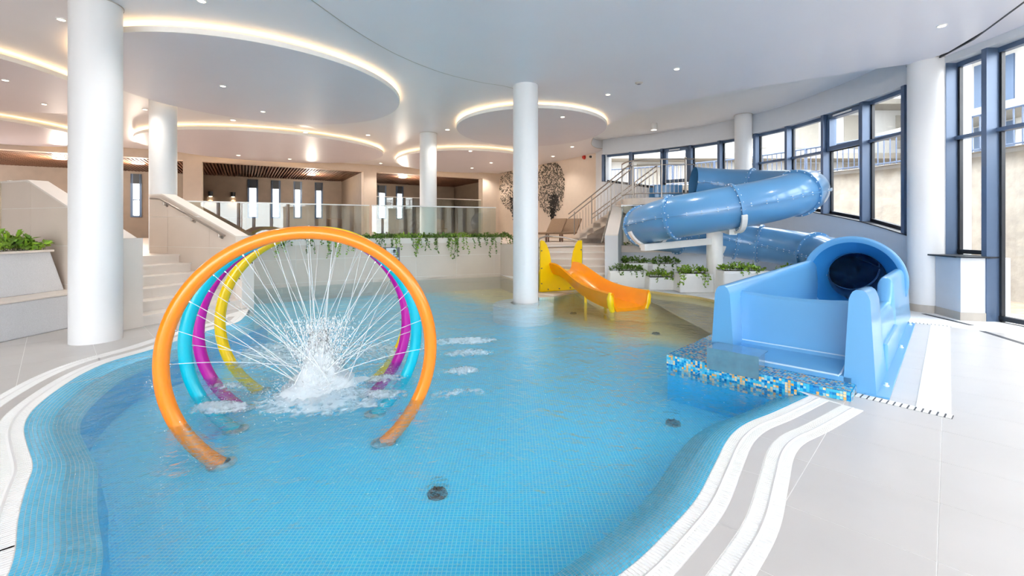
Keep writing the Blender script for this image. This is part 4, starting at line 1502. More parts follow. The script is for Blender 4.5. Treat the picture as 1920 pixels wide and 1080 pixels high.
# ------------------------------------------------------------------ plants
def leaf(mb, p, d, L, W, rr):
    d = d.normalized()
    s = d.cross(Vector((rr.uniform(-1, 1), rr.uniform(-1, 1), rr.uniform(-1, 1))))
    if s.length < 1e-3:
        s = d.orthogonal()
    s.normalize()
    n = s.cross(d)
    a, b = p, p + d * L
    m1, m2 = p + d * L * 0.45 + s * W + n * L * 0.12, p + d * L * 0.45 - s * W + n * L * 0.12
    mb.quad(a, m1, b)
    mb.quad(a, b, m2)
def bushy(c, lx, ly, h, n, label, group, d=Vector((1, 0)), trail=0, tl=0.3, seed=1, m='leaf', out=None, L=0.07):
    """low bushy plant filling a box of size lx*ly, with optional trailing shoots on the out side"""
    rr = random.Random(seed)
    o = thing('leafy_plant' if not trail else 'trailing_ivy', label, 'plant', c, group)
    d = d.normalized()
    nrm = Vector((-d.y, d.x))
    out = out or -nrm
    st, lf = MB(), MB()
    for k in range(n):
        a, b = rr.uniform(-0.5, 0.5) * lx, rr.uniform(-0.5, 0.5) * ly
        base = Vector(c) + (d * a + nrm * b).to_3d()
        hh = h * rr.uniform(0.35, 1.0) * (1 - 0.5 * abs(a / lx * 2) ** 3)
        lean = Vector((rr.uniform(-1, 1), rr.uniform(-1, 1), 0)) * 0.35 * hh
        tip = base + Vector((0, 0, hh)) + lean
        st.tube([base, base.lerp(tip, 0.6) + Vector((0, 0, 0.02)), tip], 0.003, 3, cap=False)
        for j in range(4):
            q = base.lerp(tip, rr.uniform(0.35, 1.0))
            leaf(lf, q, Vector((rr.uniform(-1, 1), rr.uniform(-1, 1), rr.uniform(-0.3, 0.8))), L * rr.uniform(0.6, 1.15), L * 0.3, rr)
    for k in range(trail):
        a = rr.uniform(-0.48, 0.48) * lx
        base = Vector(c) + (d * a).to_3d() + (out * (ly * 0.5)).to_3d() + Vector((0, 0, 0.02))
        pts = [base]
        ln = tl * rr.uniform(0.3, 1.0)
        m_ = max(3, int(ln / 0.05))
        drift = rr.uniform(-0.25, 0.25)
        for j in range(m_):
            f = j / m_
            pts.append(pts[-1] + Vector((0, 0, -ln / m_ * min(1, 0.3 + f * 2))) + (out * (0.04 * max(0, 1 - 3 * f))).to_3d() + (d * (drift * ln / m_ + rr.uniform(-0.012, 0.012))).to_3d())
        st.tube(pts, 0.003, 3, cap=False)
        for q in pts[1:]:
            for _ in range(2):
                leaf(lf, q, Vector((rr.uniform(-1, 1), rr.uniform(-1, 1), rr.uniform(-1, 0.2))), L * rr.uniform(0.55, 0.95), L * 0.33, rr)
    tag(lf.build('leaves', M[m], o), kind='stuff')
    tag(st.build('stems', M['stem'], o), kind='stuff')
    return o
pc = bA + bd * 1.75 + bn * 0.73
bushy((pc.x, pc.y, 1.13), 0.9, 0.42, 0.30, 110, 'large bright green leafy plant in the mosaic bench planter', None, bd, seed=2, L=0.12)
pc = bA + bd * 0.75 + bn * 0.73
bushy((pc.x, pc.y, 1.13), 0.9, 0.42, 0.2, 60, 'low green plant in the bench planter at the very left photo edge', None, bd, seed=4, L=0.11)
# ivy along the planter wall
ivy = [(505, 0.55, 6), (555, 0.3, 4), (600, 0.45, 6), (640, 0.65, 8), (690, 0.25, 3), (722, 0.5, 5), (765, 0.75, 8), (792, 0.5, 5), (835, 0.75, 7), (862, 0.7, 7), (905, 0.55, 7), (940, 0.7, 8)]
where = ['leftmost of the row, behind the yellow hoop', 'second from the left, seen inside the hoops', 'third from the left, seen inside the hoops', 'long one seen under the top of the orange hoop', 'just outside the orange hoop', 'directly above the grey sign', 'long one just right of the grey sign', 'below the slim mid column', 'long one right of the slim mid column', 'thin forked one under the middle of the glass', 'pale one towards the central column', 'rightmost of the row, touching the central column']
for k, (x, tl, tr) in enumerate(ivy):
    for A, B in zip(ret_line, ret_line[1:]):
        p = ray_hit(x, A, B)
        f = (p - A).dot((B - A).normalized()) / (B - A).length
        if -0.001 <= f <= 1.001:
            break
    d = (B - A).normalized()
    n = Vector((-d.y, d.x))
    c = p + n * 0.07
    bushy((c.x, c.y, PZ + 0.0), 0.75, 0.26, 0.17, 66, 'ivy trailing over the planter wall, ' + where[k], 'ivy on the planter wall', d, trail=tr, tl=tl, seed=20 + k, m='leaf_dark' if k % 3 else 'leaf', out=-n, L=0.075)

# sign on the planter wall
sx0, sx1 = 722, 751
for A, B in zip(ret_line, ret_line[1:]):
    p = ray_hit(735, A, B)
    f = (p - A).dot((B - A).normalized()) / (B - A).length
    if -0.001 <= f <= 1.001:
        break
d = (B - A).normalized()
n = Vector((-d.y, d.x))
sg = thing('wall_sign', 'grey sign with a white pictogram panel below the ivy', 'sign', (p.x, p.y, 0.65))
def on_wall(x, y, dep):
    q = ray_hit(x, A - n * dep, B - n * dep)
    return Vector((q.x, q.y, CAM_H - (y - HY) / F_PX * q.y))
def sign_rect(x0, y0, x1, y1, d0, d1, name, m, parent):
    f = [on_wall(x0, y1, d1), on_wall(x1, y1, d1), on_wall(x1, y0, d1), on_wall(x0, y0, d1)]
    b = [q + n.to_3d() * (d1 - d0) for q in f]
    return MB().hexa(b, f).build(name, m, parent)
sign_rect(718, 463.5, 749.5, 489.5, 0.0, 0.02, 'plate', M['sign_grey'], sg)
pnl = sign_rect(724, 465, 744.2, 481, 0.02, 0.024, 'panel', M['sign_white'], sg)
ic = MB()
def icon(x0, y0, x1, y1):
    f = [on_wall(x0, y1, 0.026), on_wall(x1, y1, 0.026), on_wall(x1, y0, 0.026), on_wall(x0, y0, 0.026)]
    ic.quad(*f)
h = [on_wall(739.3 + 0.75 * math.cos(k * math.pi / 5), 466.9 + 0.9 * math.sin(-k * math.pi / 5), 0.026) for k in range(10)]
ic.quad(*h)
icon(737.6, 468.2, 741.0, 471.5)
icon(736.4, 468.6, 737.3, 474.5)
icon(741.3, 468.6, 742.2, 474.5)
icon(737.9, 471.5, 739.1, 475.2)
icon(739.5, 471.5, 740.7, 475.2)
icon(737.6, 476.2, 738.9, 479.0)
icon(740.0, 476.2, 741.0, 479.0)
ic.build('pictogram', M['sign_ink'], pnl)
gi = sign_rect(733.2, 468.5, 734.8, 475, 0.024, 0.026, 'faint_pictogram', M['channel'], pnl)
sign_rect(741.5, 482.5, 748, 486.5, 0.02, 0.022, 'lower_patch', M['channel'], sg)

# ------------------------------------------------------------------ spray hoops
ORD = ['first', 'second', 'third', 'fourth', 'fifth', 'sixth', 'seventh', 'eighth', 'ninth', 'tenth', 'eleventh', 'twelfth', 'thirteenth']
HD = Vector((0.958, 0.286)).normalized()
HR, HZ, TR_ = 1.04, 0.41, 0.056
FOC = Vector((-1.86, 4.32, -0.03))
hoops = [((-1.74, 3.79), 'orange', 'orange spray hoop nearest the camera, arching out of the pool'),
         ((-2.0, 4.40), 'cyan', 'turquoise spray hoop, second behind the orange one'),
         ((-2.22, 4.89), 'magenta', 'magenta spray hoop between the turquoise and yellow ones'),
         ((-2.33, 5.40), 'yellow', 'yellow spray hoop, farthest of the four')]
for hi, (c, m, lb) in enumerate(hoops):
    rr = random.Random(60 + hi)
    o = thing('spray_hoop', lb, 'water hoop', (c[0], c[1], BASIN_Z), 'rainbow spray hoops')
    def hp(a, r=HR):
        return Vector((c[0] + HD.x * r * math.cos(a), c[1] + HD.y * r * math.cos(a), HZ + r * math.sin(a)))
    a0 = -math.asin((HZ - BASIN_Z) / HR)
    pipe = MB().tube([hp(a0 + (math.pi - 2 * a0) * k / 96) for k in range(97)], TR_, 20).build('pipe', M[m], o, smooth=True)
    for e in (a0, math.pi - a0):
        p = hp(e)
        MB().lathe((p.x, p.y, BASIN_Z), [(0.11, 0.0), (0.11, 0.015), (0.062, 0.03)], (0, 0, 1), 20).build('base_flange', M['steel'], o, smooth=True)
    nj = 13
    for k in range(nj):
        a = math.radians(-8) + math.radians(196) * (k + 0.5) / nj + rr.uniform(-0.03, 0.03)
        p, q = hp(a, HR - TR_ * 0.95), hp(a, HR - TR_ * 1.25)
        MB().tube([p, q], 0.008, 8).build('nozzle', M['steel'], pipe, smooth=True)
        tgt = FOC + Vector((rr.gauss(0, 0.10), rr.gauss(0, 0.10), abs(rr.gauss(0, 0.05))))
        pts = []
        for j in range(13):
            t = j / 12
            s = q.lerp(tgt, t)
            s.z += 0.16 * t * (1 - t) * (1.0 if q.z < 0.9 else 0.2)
            pts.append(s)
        jet = MB().tube(pts, [0.0022 + 0.002 * t / 12 for t in range(13)], 6).build('water_jet', M['jet'], smooth=True)
        tag(jet, 'thin white water jet from the %s hoop, %s counted from its right foot' % ({'cyan': 'turquoise'}.get(m, m), ORD[k]), 'water jet', 'jets of the %s hoop' % {'cyan': 'turquoise'}.get(m, m))

# splash where the jets meet
rr = random.Random(11)
sp = thing('water_splash', 'white foaming splash under the middle of the hoops', 'splash', (FOC.x, FOC.y, WATER_Z))
sp['kind'] = 'stuff'
dr = MB()
for _ in range(11000):
    h = rr.random() ** 2.0 * 0.66
    sig = 0.045 + 0.17 * h + 0.10 * max(0, 0.12 - h) * 8
    x, y = rr.gauss(0, sig), rr.gauss(0, sig)
    dr.blob((FOC.x + x, FOC.y + y, WATER_Z + h), rr.uniform(0.0014, 0.0042), rr.uniform(1, 4))
for _ in range(2600):
    a, r_ = rr.uniform(0, 6.283), abs(rr.gauss(0, 0.42))
    dr.blob((FOC.x + r_ * math.cos(a), FOC.y + r_ * math.sin(a), WATER_Z + abs(rr.gauss(0, 0.05))), rr.uniform(0.0015, 0.004), 1.2)
tag(dr.build('droplets', M['droplet'], sp), kind='stuff')
def dens_attr(o, vals):
    a = o.data.attributes.new('froth', 'FLOAT', 'POINT')
    for k, v in enumerate(vals):
        a.data[k].value = v
# lumpy froth core
core, dv = MB(), []
ringsN, seg = 16, 28
rg = []
for k in range(ringsN + 1):
    t = k / ringsN
    h = 0.56 * t
    r_ = 0.26 * (1 - t) ** 4.0 + 0.10 * (1 - t * 0.3) + 0.01
    ring = []
    for j in range(seg):
        a = 2 * math.pi * j / seg
        q = r_ * (1 + 0.35 * math.sin(3 * a + 5 * t) * 0.5 + rr.uniform(-0.22, 0.22))
        ring.append((FOC.x + q * math.cos(a), FOC.y + q * math.sin(a), WATER_Z + h + rr.uniform(-0.02, 0.02)))
        dv.append(1.0 - 0.72 * t)
    rg.append(ring)
core.rings(rg, True, False)
co_ = core.build('froth_core', M['foam'], sp, smooth=True, angle=3.1)
dens_attr(co_, dv)
tag(co_, kind='stuff')
for q in range(5):
    mist, dv, rg = MB(), [], []
    for k in range(13):
        t = k / 12
        r_ = (0.10 + 0.10 * q) * (0.55 + 0.9 * t)
        ring = []
        for j in range(24):
            a = 2 * math.pi * j / 24
            ring.append((FOC.x + r_ * math.cos(a), FOC.y + r_ * math.sin(a), WATER_Z + 0.01 + 0.75 * t))
            dv.append(0.75 * (1 - t) ** 1.3 - 0.09 * q)
        rg.append(ring)
    mist.rings(rg, True, False)
    mo = mist.build('mist_veil', M['mist'], sp, smooth=True, angle=3.1)
    dens_attr(mo, dv)
    tag(mo, kind='stuff')
# foam streaks on the water
foams = [((600, 752), 150, 34, 0.62, 'spread of white froth around the foot of the splash'),
         ((412, 766), 76, 15, 0.62, 'white foam crest left of the splash, inside the orange hoop'),
         ((430, 728), 56, 10, 0.42, 'faint foam streak beside the turquoise hoop foot'),
         ((510, 668), 110, 34, 0.5, 'broad pale foam between splash and yellow hoop foot'),
         ((700, 660), 110, 30, 0.42, 'thin foam veil right of the splash, behind the jets'),
         ((722, 712), 46, 9, 0.5, 'short foam crest right of the splash'),
         ((715, 744), 72, 13, 0.5, 'foam crest near the right foot of the orange hoop'),
         ((870, 641), 82, 8, 0.62, 'long thin foam streak right of the hoops, farthest'),
         ((878, 664), 62, 9, 0.5, 'short foam streak right of the hoops, second'),
         ((866, 697), 38, 9, 0.6, 'small bright foam patch right of the hoops'),
         ((860, 741), 86, 13, 0.34, 'faint foam veil right of the hoops, nearest')]
for (p, hx, hy, dn, lb) in foams:
    c = G(p[0], p[1], WATER_Z)
    A, B = G(p[0] - hx, p[1] + hy * 0.25, WATER_Z), G(p[0] + hx, p[1] - hy * 0.25, WATER_Z)
    Cn, Cf = G(p[0], p[1] + hy, WATER_Z), G(p[0], p[1] - hy, WATER_Z)
    ux, uy = (B - A) / 2, (Cf - Cn) / 2
    fm, dv = MB(), []
    nx, ny = 48, 20
    rr = random.Random(int(p[0]))
    for j in range(ny + 1):
        for k in range(nx + 1):
            a, b = k / nx * 2 - 1, j / ny * 2 - 1
            r2 = a * a + b * b
            v = c + ux * a + uy * b
            hgt = max(0, 1 - r2) * 0.03 * (0.4 + rr.random())
            fm.v.append((v.x, v.y, WATER_Z + 0.006 + hgt))
            dv.append((dn + 0.08) * max(0.0, 1 - r2) ** 0.6 if r2 < 1 else -0.5)
    for j in range(ny):
        for k in range(nx):
            i = j * (nx + 1) + k
            fm.f.append((i, i + 1, i + nx + 2, i + nx + 1))
    fo = fm.build('surface_foam', M['foam'], smooth=True, angle=3.1)
    dens_attr(fo, dv)
    tag(fo, lb, 'foam', 'foam on the water', 'stuff')

# ------------------------------------------------------------------ yellow children's slide
YE, YG = Vector((0.43, -0.903)), Vector((0.903, 0.43))
YO = Vector((0.634, 10.24))
ys = thing('childrens_slide', 'small yellow and amber children slide dropping into the shallow water', 'slide', (YO.x + 0.5, YO.y, 0))
def YP(s, e, z):
    p = YO + YG * s + YE * e
    return Vector((p.x, p.y, z))
W_ = 1.137
pan_pts = [(0, 0.02), (W_, 0.02), (W_, 1.17), (W_ - 0.10, 1.17), (W_ - 0.17, 1.08), (W_ - 0.24, 0.92), (W_ - 0.28, 0.72), (W_ - 0.29, 0.44), (0.29, 0.44), (0.28, 0.72), (0.24, 0.92), (0.17, 1.08), (0.10, 1.17), (0.03, 1.19), (0, 1.16)]
mb = MB()
mb.hexa([YP(s, 0.0, z) for s, z in pan_pts], [YP(s, 0.03, z) for s, z in pan_pts])
mb.build('front_panel', M['slide_yellow'], ys)
prof_z = [(0.0, 0.45), (0.25, 0.44), (0.5, 0.38), (0.8, 0.27), (1.1, 0.16), (1.4, 0.08), (1.7, 0.035), (2.05, 0.01), (2.42, -0.005)]
cz = catmull([Vector((a, b)) for a, b in prof_z], False, 4)
rg_o, rg_i = [], []
for k, p in enumerate(cz):
    t = p.x / 2.42
    hw = 0.29 + 0.10 * t ** 2
    h = 0.20 + 0.08 * t
    z = p.y
    fl = 0.05 + 0.02 * t
    pr_ = [(-hw - fl, h + 0.0), (-hw - fl * 0.5, h + 0.025), (-hw, h), (-hw + 0.02, h * 0.5), (-hw + 0.08, 0.02), (0, 0.0), (hw - 0.08, 0.02), (hw - 0.02, h * 0.5), (hw, h), (hw + fl * 0.5, h + 0.025), (hw + fl, h), (hw + 0.03, h * 0.5), (hw - 0.06, -0.045), (0, -0.06), (-hw + 0.06, -0.045), (-hw - 0.03, h * 0.5)]
    rg_o.append([YP(W_ / 2 + s, p.x + 0.02, z + zz) for s, zz in pr_])
MB().rings(rg_o, True, True).build('chute', M['slide_orange'], ys, smooth=True, angle=0.9)
for s in (-1, 1):
    lip = [YP(W_ / 2 + s * (0.39 + 0.02), 2.40, zz) + YG.to_3d() * s * dx for zz, dx in ((-0.05, -0.02), (0.06, 0.02), (0.2, 0.035), (0.30, 0.03))]
    MB().tube(lip, [0.045, 0.06, 0.06, 0.03], 12).build('end_lip', M['slide_yellow'], ys, smooth=True)
p = YP(W_ / 2 - 0.25, 1.35, 0)
MB().box((p.x, p.y, -0.15), (0.05, 0.05, 0.55)).build('leg', M['slide_yellow'], ys)
p = YP(W_ / 2 + 0.25, 1.35, 0)
MB().box((p.x, p.y, -0.15), (0.05, 0.05, 0.55)).build('leg', M['slide_yellow'], ys)
MB().prism([tuple(YP(0.05, -0.02, 0).to_2d()), tuple(YP(W_ - 0.05, -0.02, 0).to_2d()), tuple(YP(W_ - 0.05, -0.6, 0).to_2d()), tuple(YP(0.05, -0.6, 0).to_2d())], 0.0, 0.44).build('start_platform', M['slide_yellow'], ys)
MB().tube([YP(-0.02, -0.02, 1.02), YP(W_ + 0.02, -0.02, 1.02)], 0.018, 10).build('grab_bar', M['chrome'], ys, smooth=True)
MB().tube([YP(-0.03, -0.03, 0.0), YP(-0.03, -0.03, 1.12), YP(0.1, -0.2, 1.22), YP(0.45, -0.5, 1.27), YP(0.85, -0.35, 1.24), YP(W_ + 0.03, -0.03, 1.14), YP(W_ + 0.03, -0.03, 0.45)], 0.02, 10).build('hoop_rail', M['chrome'], ys, smooth=True)
for s, z in ((0.03, 0.2), (0.03, 0.55), (0.03, 0.95), (W_ - 0.03, 0.6), (W_ - 0.03, 0.95), (0.2, 0.06), (0.5, 0.06), (0.8, 0.06)):
    p = YP(s, 0.035, z)
    MB().lathe(p, [(0.016, 0), (0.014, 0.012), (0.002, 0.014)], (YE.x, YE.y, 0), 8).build('bolt', M['sign_grey'], ys)

# stairs behind it, their parapet and the wall right of them
st2 = thing('stone_staircase', 'broad beige stairs rising behind the yellow slide', 'stairs', (1.6, 12, 0))
for k in range(6):
    y0 = 10.95 + k * 0.36
    MB().prism([(0.45, y0 + 0.05), (2.55 + 0.1 * k, y0 - 0.12), (2.75 + 0.06 * k, 13.4), (0.45, 13.4)], k * RH, (k + 1) * RH - 0.025).build('riser', M['tile_wall'], st2)
    MB().prism([(0.45, y0 + 0.02), (2.55 + 0.1 * k, y0 - 0.15), (2.62 + 0.1 * k, y0 + (0.3 if k < 5 else 0.6)), (0.45, y0 + (0.45 if k < 5 else 0.75))], (k + 1) * RH - 0.025, (k + 1) * RH).build('tread', M['tile_light'], st2)
wp2 = struct('wall_stair_rear')
pA, pB = Vector((2.30, 11.1)), Vector((2.98, 13.3))
pd = (pB - pA).normalized()
pn = Vector((pd.y, -pd.x))
q = [pA, pB, pB + pn * 0.32, pA + pn * 0.32]
MB().prism([tuple(p) for p in q][::-1], -0.1, [1.28, 2.08, 2.08, 1.28][::-1]).build('parapet', M['wall_cool'], wp2)
MB().hexa([(p.x, p.y, z) for p, z in zip(q[::-1], [1.28, 2.08, 2.08, 1.28][::-1])], [(p.x, p.y, z + 0.025) for p, z in zip(q[::-1], [1.28, 2.08, 2.08, 1.28][::-1])]).build('coping', M['tile_light'], wp2)
MB().prism([(0.25, 13.2), (0.62, 13.1), (0.62, 14.1), (0.25, 14.2)], -0.1, 2.1).build('end_post', M['wall_cool'], wp2)
MB().prism([(-0.36, 13.95), (0.3, 13.3), (0.5, 13.5), (-0.3, 14.3)], -0.42, UP_Z).build('link_wall', M['tile_wall'], wp2)
MB().prism([(0.2, 11.0), (0.45, 10.95), (0.45, 13.4), (0.2, 13.3)], -0.05, 0.97).build('link_wall', M['tile_wall'], wp2)
hr2 = thing('wall_handrail', 'steel handrail on the pale parapet behind the yellow slide', 'handrail', (pA.x, pA.y, 0))
MB().tube([Vector((pA.x, pA.y, 0)) - pn.to_3d() * 0.06 + pd.to_3d() * s + Vector((0, 0, z)) for s, z in ((-0.05, 1.12), (0.1, 1.2), (1.6, 1.75), (2.2, 1.97))], 0.02, 10).build('rail', M['chrome'], hr2, smooth=True)
for s in (0.2, 1.1, 2.0):
    b = Vector((pA.x, pA.y, 1.14 + 0.36 * s)) + pd.to_3d() * s
    MB().tube([b, b - pn.to_3d() * 0.06, b - pn.to_3d() * 0.06 + Vector((0, 0, 0.08))], 0.01, 8).build('bracket', M['chrome'], hr2, smooth=True)
# chrome post rails left of those stairs
hr3 = thing('stair_handrail', 'slanting steel handrail beside the central column at the rear stairs', 'handrail', (0.7, 12.6, 0))
MB().tube([(0.62, 11.4, 1.15), (0.66, 12.2, 1.5), (0.7, 13.1, 1.95), (0.7, 13.4, 2.0)], 0.02, 10).build('rail', M['chrome'], hr3, smooth=True)
for y, z in ((11.5, 0.2), (12.3, 0.6), (13.15, 0.96)):
    MB().tube([(0.62 + 0.05 * (y - 11.4), y, z), (0.62 + 0.05 * (y - 11.4), y, z + 1.0)], 0.018, 10).build('post', M['chrome'], hr3, smooth=True)
# retaining wall behind the white planters
wrt = struct('wall_retaining')
MB().prism([(2.6, 12.35), (7.4, 12.2), (7.4, 12.6), (2.6, 12.65)], -0.1, UP_Z - 0.16).build('core', M['wall_cool'], wrt)
MB().prism([(2.6, 12.25), (7.3, 12.1), (7.4, 12.6), (2.6, 12.65)], UP_Z - 0.16, UP_Z + 0.02).build('ledge', M['tile_wall'], wrt)
gb3 = thing('glass_balustrade', 'short glass panel above the ledge left of the tube slide', 'balustrade', (3.2, 12.35, UP_Z))
MB().prism([(3.02, 12.40), (4.5, 12.36), (4.5, 12.376), (3.02, 12.416)], UP_Z + 0.03, 2.08).build('glass_panel', M['glass_rail'], gb3)
MB().bar((3.02, 12.41, 2.09), (4.5, 12.37, 2.09), 0.03, 0.025).build('top_rail', M['white_steel'], gb3)
bushy((3.35, 12.28, UP_Z + 0.02), 0.5, 0.2, 0.25, 30, 'small dark plant on the ledge behind the tube slide bend', None, Vector((1, 0)), seed=77, m='leaf_dark', L=0.08)

# ------------------------------------------------------------------ white planters with plants
planters = [((2.81, 11.06), 0.90, 0.40, 0.40, 'front white planter nearest the yellow slide, dark leaves', 7, 0.3),
            ((3.55, 10.74), 0.66, 0.42, 0.28, 'lowest white planter in the middle of the front row', 4, 0.12),
            ((4.18, 10.34), 0.76, 0.45, 0.41, 'front white planter with long pale shoots over its left side', 9, 0.35),
            ((3.18, 11.80), 0.74, 0.42, 0.53, 'rear white planter behind the dark-leaved one', 0, 0),
            ((3.90, 11.40), 0.78, 0.40, 0.54, 'rear white planter, right of two, with leaves hanging over its corner', 5, 0.25),
            ((4.95, 9.62), 1.0, 0.40, 0.54, 'wide white planter behind the left wall of the blue run-out', 3, 0.15),
            ((6.0, 9.55), 0.72, 0.40, 0.50, 'white planter under the lower tube of the water slide', 2, 0.1)]
for k, (c, lx, ly, h, lb, tr, tl) in enumerate(planters):
    o = thing('planter_box', lb, 'planter', (c[0], c[1], 0), 'white planter boxes')
    MB().box((c[0], c[1], h / 2), (lx * 1.04, ly * 1.04, h), 0, 0.95).build('shell', M['planter'], o, bevel=0.03)
    MB().box((c[0], c[1], h - 0.01), (lx * 0.88, ly * 0.82, 0.04)).build('soil', M['soil'], o)
    rim = MB()
    for sx, sy, wx, wy in ((0, -1, lx, 0.03), (0, 1, lx, 0.03), (-1, 0, 0.03, ly), (1, 0, 0.03, ly)):
        rim.box((c[0] + sx * (lx / 2 - 0.03), c[1] + sy * (ly / 2 - 0.03), h + 0.008), (wx * 0.98, wy * 0.98, 0.03))
    rim.build('rim', M['planter'], o)
    bushy((c[0], c[1], h + 0.01), lx * 0.95, ly * 0.8, 0.20, int(70 * lx), 'green plant in the ' + lb.split(',')[0], 'plants in the white planters', Vector((1, 0)), trail=tr, tl=tl, seed=90 + k, m='leaf' if k in (1, 2, 5, 6) else 'leaf_dark', out=Vector((0, -1)), L=0.08)

# ------------------------------------------------------------------ blue tube slide
tube_pts = [(4.70, 11.62, 2.63), (5.2, 11.55, 2.58), (5.65, 11.31, 2.52), (6.16, 10.8, 2.44), (6.35, 10.1, 2.36), (6.16, 9.4, 2.27), (5.65, 8.89, 2.16), (4.95, 8.70, 2.0), (4.3, 8.72, 1.88), (3.7, 8.82, 1.77), (3.27, 9.07, 1.69), (3.02, 9.46, 1.60), (2.93, 9.9, 1.52), (3.09, 10.48, 1.42), (3.5, 10.9, 1.34), (4.1, 11.07, 1.28), (4.9, 11.18, 1.22), (5.55, 11.13, 1.15), (6.15, 10.75, 1.06), (6.52, 10.1, 0.96), (6.62, 9.4, 0.87), (6.5, 8.75, 0.78), (6.24, 8.1, 0.69), (5.95, 7.75, 0.63)]
TP = catmull([Vector(p) for p in tube_pts], False, 8)
TF = frames(TP, Vector((0, 0, 1)))
RT = 0.42
ts = thing('tube_slide', 'blue enclosed tube water slide winding down in front of the curved windows', 'water slide', (4.68, 10.4, 0))
cuts = [0, 2 * 8 + 4, 6 * 8, 8 * 8, 10 * 8, 12 * 8, 15 * 8, 17 * 8, 18 * 8 - 2, 19 * 8 + 4, 21 * 8 + 4, len(TP) - 1]
def tring(k, r, sh=0.0, seg=40):
    p, (t, s, n) = TP[k], TF[k]
    return [p + t * sh + s * (r * math.cos(2 * math.pi * j / seg)) + n * (r * math.sin(2 * math.pi * j / seg)) for j in range(seg)]
for a, b in zip(cuts, cuts[1:]):
    MB().rings([tring(k, RT) for k in range(a, b + 1)], True, False).build('tube_section', M['tube'], ts, smooth=True, angle=1.2)
for c in cuts[1:-1]:
    fl_ = MB().rings([tring(c, RT - 0.005, -0.022), tring(c, RT + 0.05, -0.022), tring(c, RT + 0.05, 0.022), tring(c, RT - 0.005, 0.022)], True, False).build('flange', M['tube'], ts, smooth=True, angle=0.6)
    bolts = MB()
    p, (t, s, n) = TP[c], TF[c]
    for j in range(20):
        an = 2 * math.pi * (j + 0.5) / 20
        for sg_ in (-1, 1):
            bolts.blob(p + s * ((RT + 0.03) * math.cos(an)) + n * ((RT + 0.03) * math.sin(an)) + t * 0.03 * sg_, 0.016)
    tag(bolts.build('flange_bolts', M['bolt'], fl_), kind='stuff')
for sgn in (-1, 1):
    for a, b in zip(cuts, cuts[1:]):
        rg_ = []
        for k in range(a, b + 1):
            p, (t, s, n) = TP[k], TF[k]
            e = s * sgn
            rg_.append([p + e * (RT - 0.01) + n * 0.014, p + e * (RT + 0.035) + n * 0.014, p + e * (RT + 0.035) - n * 0.014, p + e * (RT - 0.01) - n * 0.014])
        MB().rings(rg_, True, True).build('seam_flange', M['tube'], ts, smooth=True, angle=0.6)
    bolts = MB()
    L = [0.0]
    for a, b in zip(TP, TP[1:]):
        L.append(L[-1] + (b - a).length)
    nx = 0.1
    for k in range(1, len(TP)):
        if L[k] >= nx:
            p, (t, s, n) = TP[k], TF[k]
            for q in (-1, 1):
                bolts.blob(p + s * sgn * (RT + 0.022) + n * 0.02 * q, 0.016)
            nx += 0.21
    tag(bolts.build('seam_bolts', M['bolt'], ts), kind='stuff')
# flared bell at the mouth
mouth = Vector(tube_pts[-1])
ax = Vector((-U.x, -U.y, 0.0))
MB().lathe(mouth, [(RT * 0.97, -0.05), (RT + 0.0, 0.02), (RT + 0.04, 0.12), (RT + 0.12, 0.26), (RT + 0.17, 0.36), (RT + 0.19, 0.40)], tuple(ax), 64).build('bell_throat', M['bell'], ts, smooth=True, angle=1.2)
MB().lathe(mouth, [(RT + 0.19, 0.40), (RT + 0.24, 0.43), (RT + 0.29, 0.42), (RT + 0.29, 0.38), (RT + 0.2, 0.33), (RT + 0.02, 0.0)], tuple(ax), 64).build('bell_rim', M['chute'], ts, smooth=True, angle=0.8)
# white steel carrier
cpx = Vector((4.68, 10.35))
MB().cyl(cpx, 0.175, 0, 1.62, 32).build('support_column', M['white_steel'], ts, smooth=True)
MB().cyl(cpx, 0.26, 0, 0.02, 32).build('base_plate', M['white_steel'], ts)
end = D(1205, 464, 9.35)
MB().bar((cpx.x, cpx.y, 1.17), (end.x, end.y, end.z), 0.12, 0.14).build('support_arm', M['white_steel'], ts)
MB().bar((cpx.x, cpx.y, 1.52), (4.32, 8.75, 1.42), 0.14, 0.16).build('support_arm', M['white_steel'], ts)
MB().bar((cpx.x, cpx.y, 1.0), (5.2, 11.1, 0.78), 0.10, 0.12).build('support_arm', M['white_steel'], ts)
for c in (8 * 8, 11 * 8 + 4, 16 * 8 + 2):
    p, (t, s, n) = TP[c], TF[c]
    rg_ = []
    for j in range(15):
        an = math.radians(200 + 140 * j / 14)
        e = s * math.cos(an) + n * math.sin(an)
        rg_.append([p + e * (RT + 0.055) - t * 0.05, p + e * (RT + 0.055) + t * 0.05, p + e * (RT + 0.10) + t * 0.05, p + e * (RT + 0.10) - t * 0.05])
    MB().rings(rg_, True, True).build('saddle', M['white_steel'], ts)
p, (t, s, n) = TP[11 * 8 + 4], TF[11 * 8 + 4]
for k in (-0.25, 0.3):
    b = p - n * (RT + 0.06) + s * k
    MB().bar(b, (b.x + 0.35, b.y + 0.1, 1.12), 0.06, 0.08).build('strut', M['white_steel'], ts)
p = TP[19 * 8 + 4]
MB().bar((p.x, p.y, 0.0), (p.x, p.y, p.z - RT), 0.1).build('prop', M['white_steel'], ts)

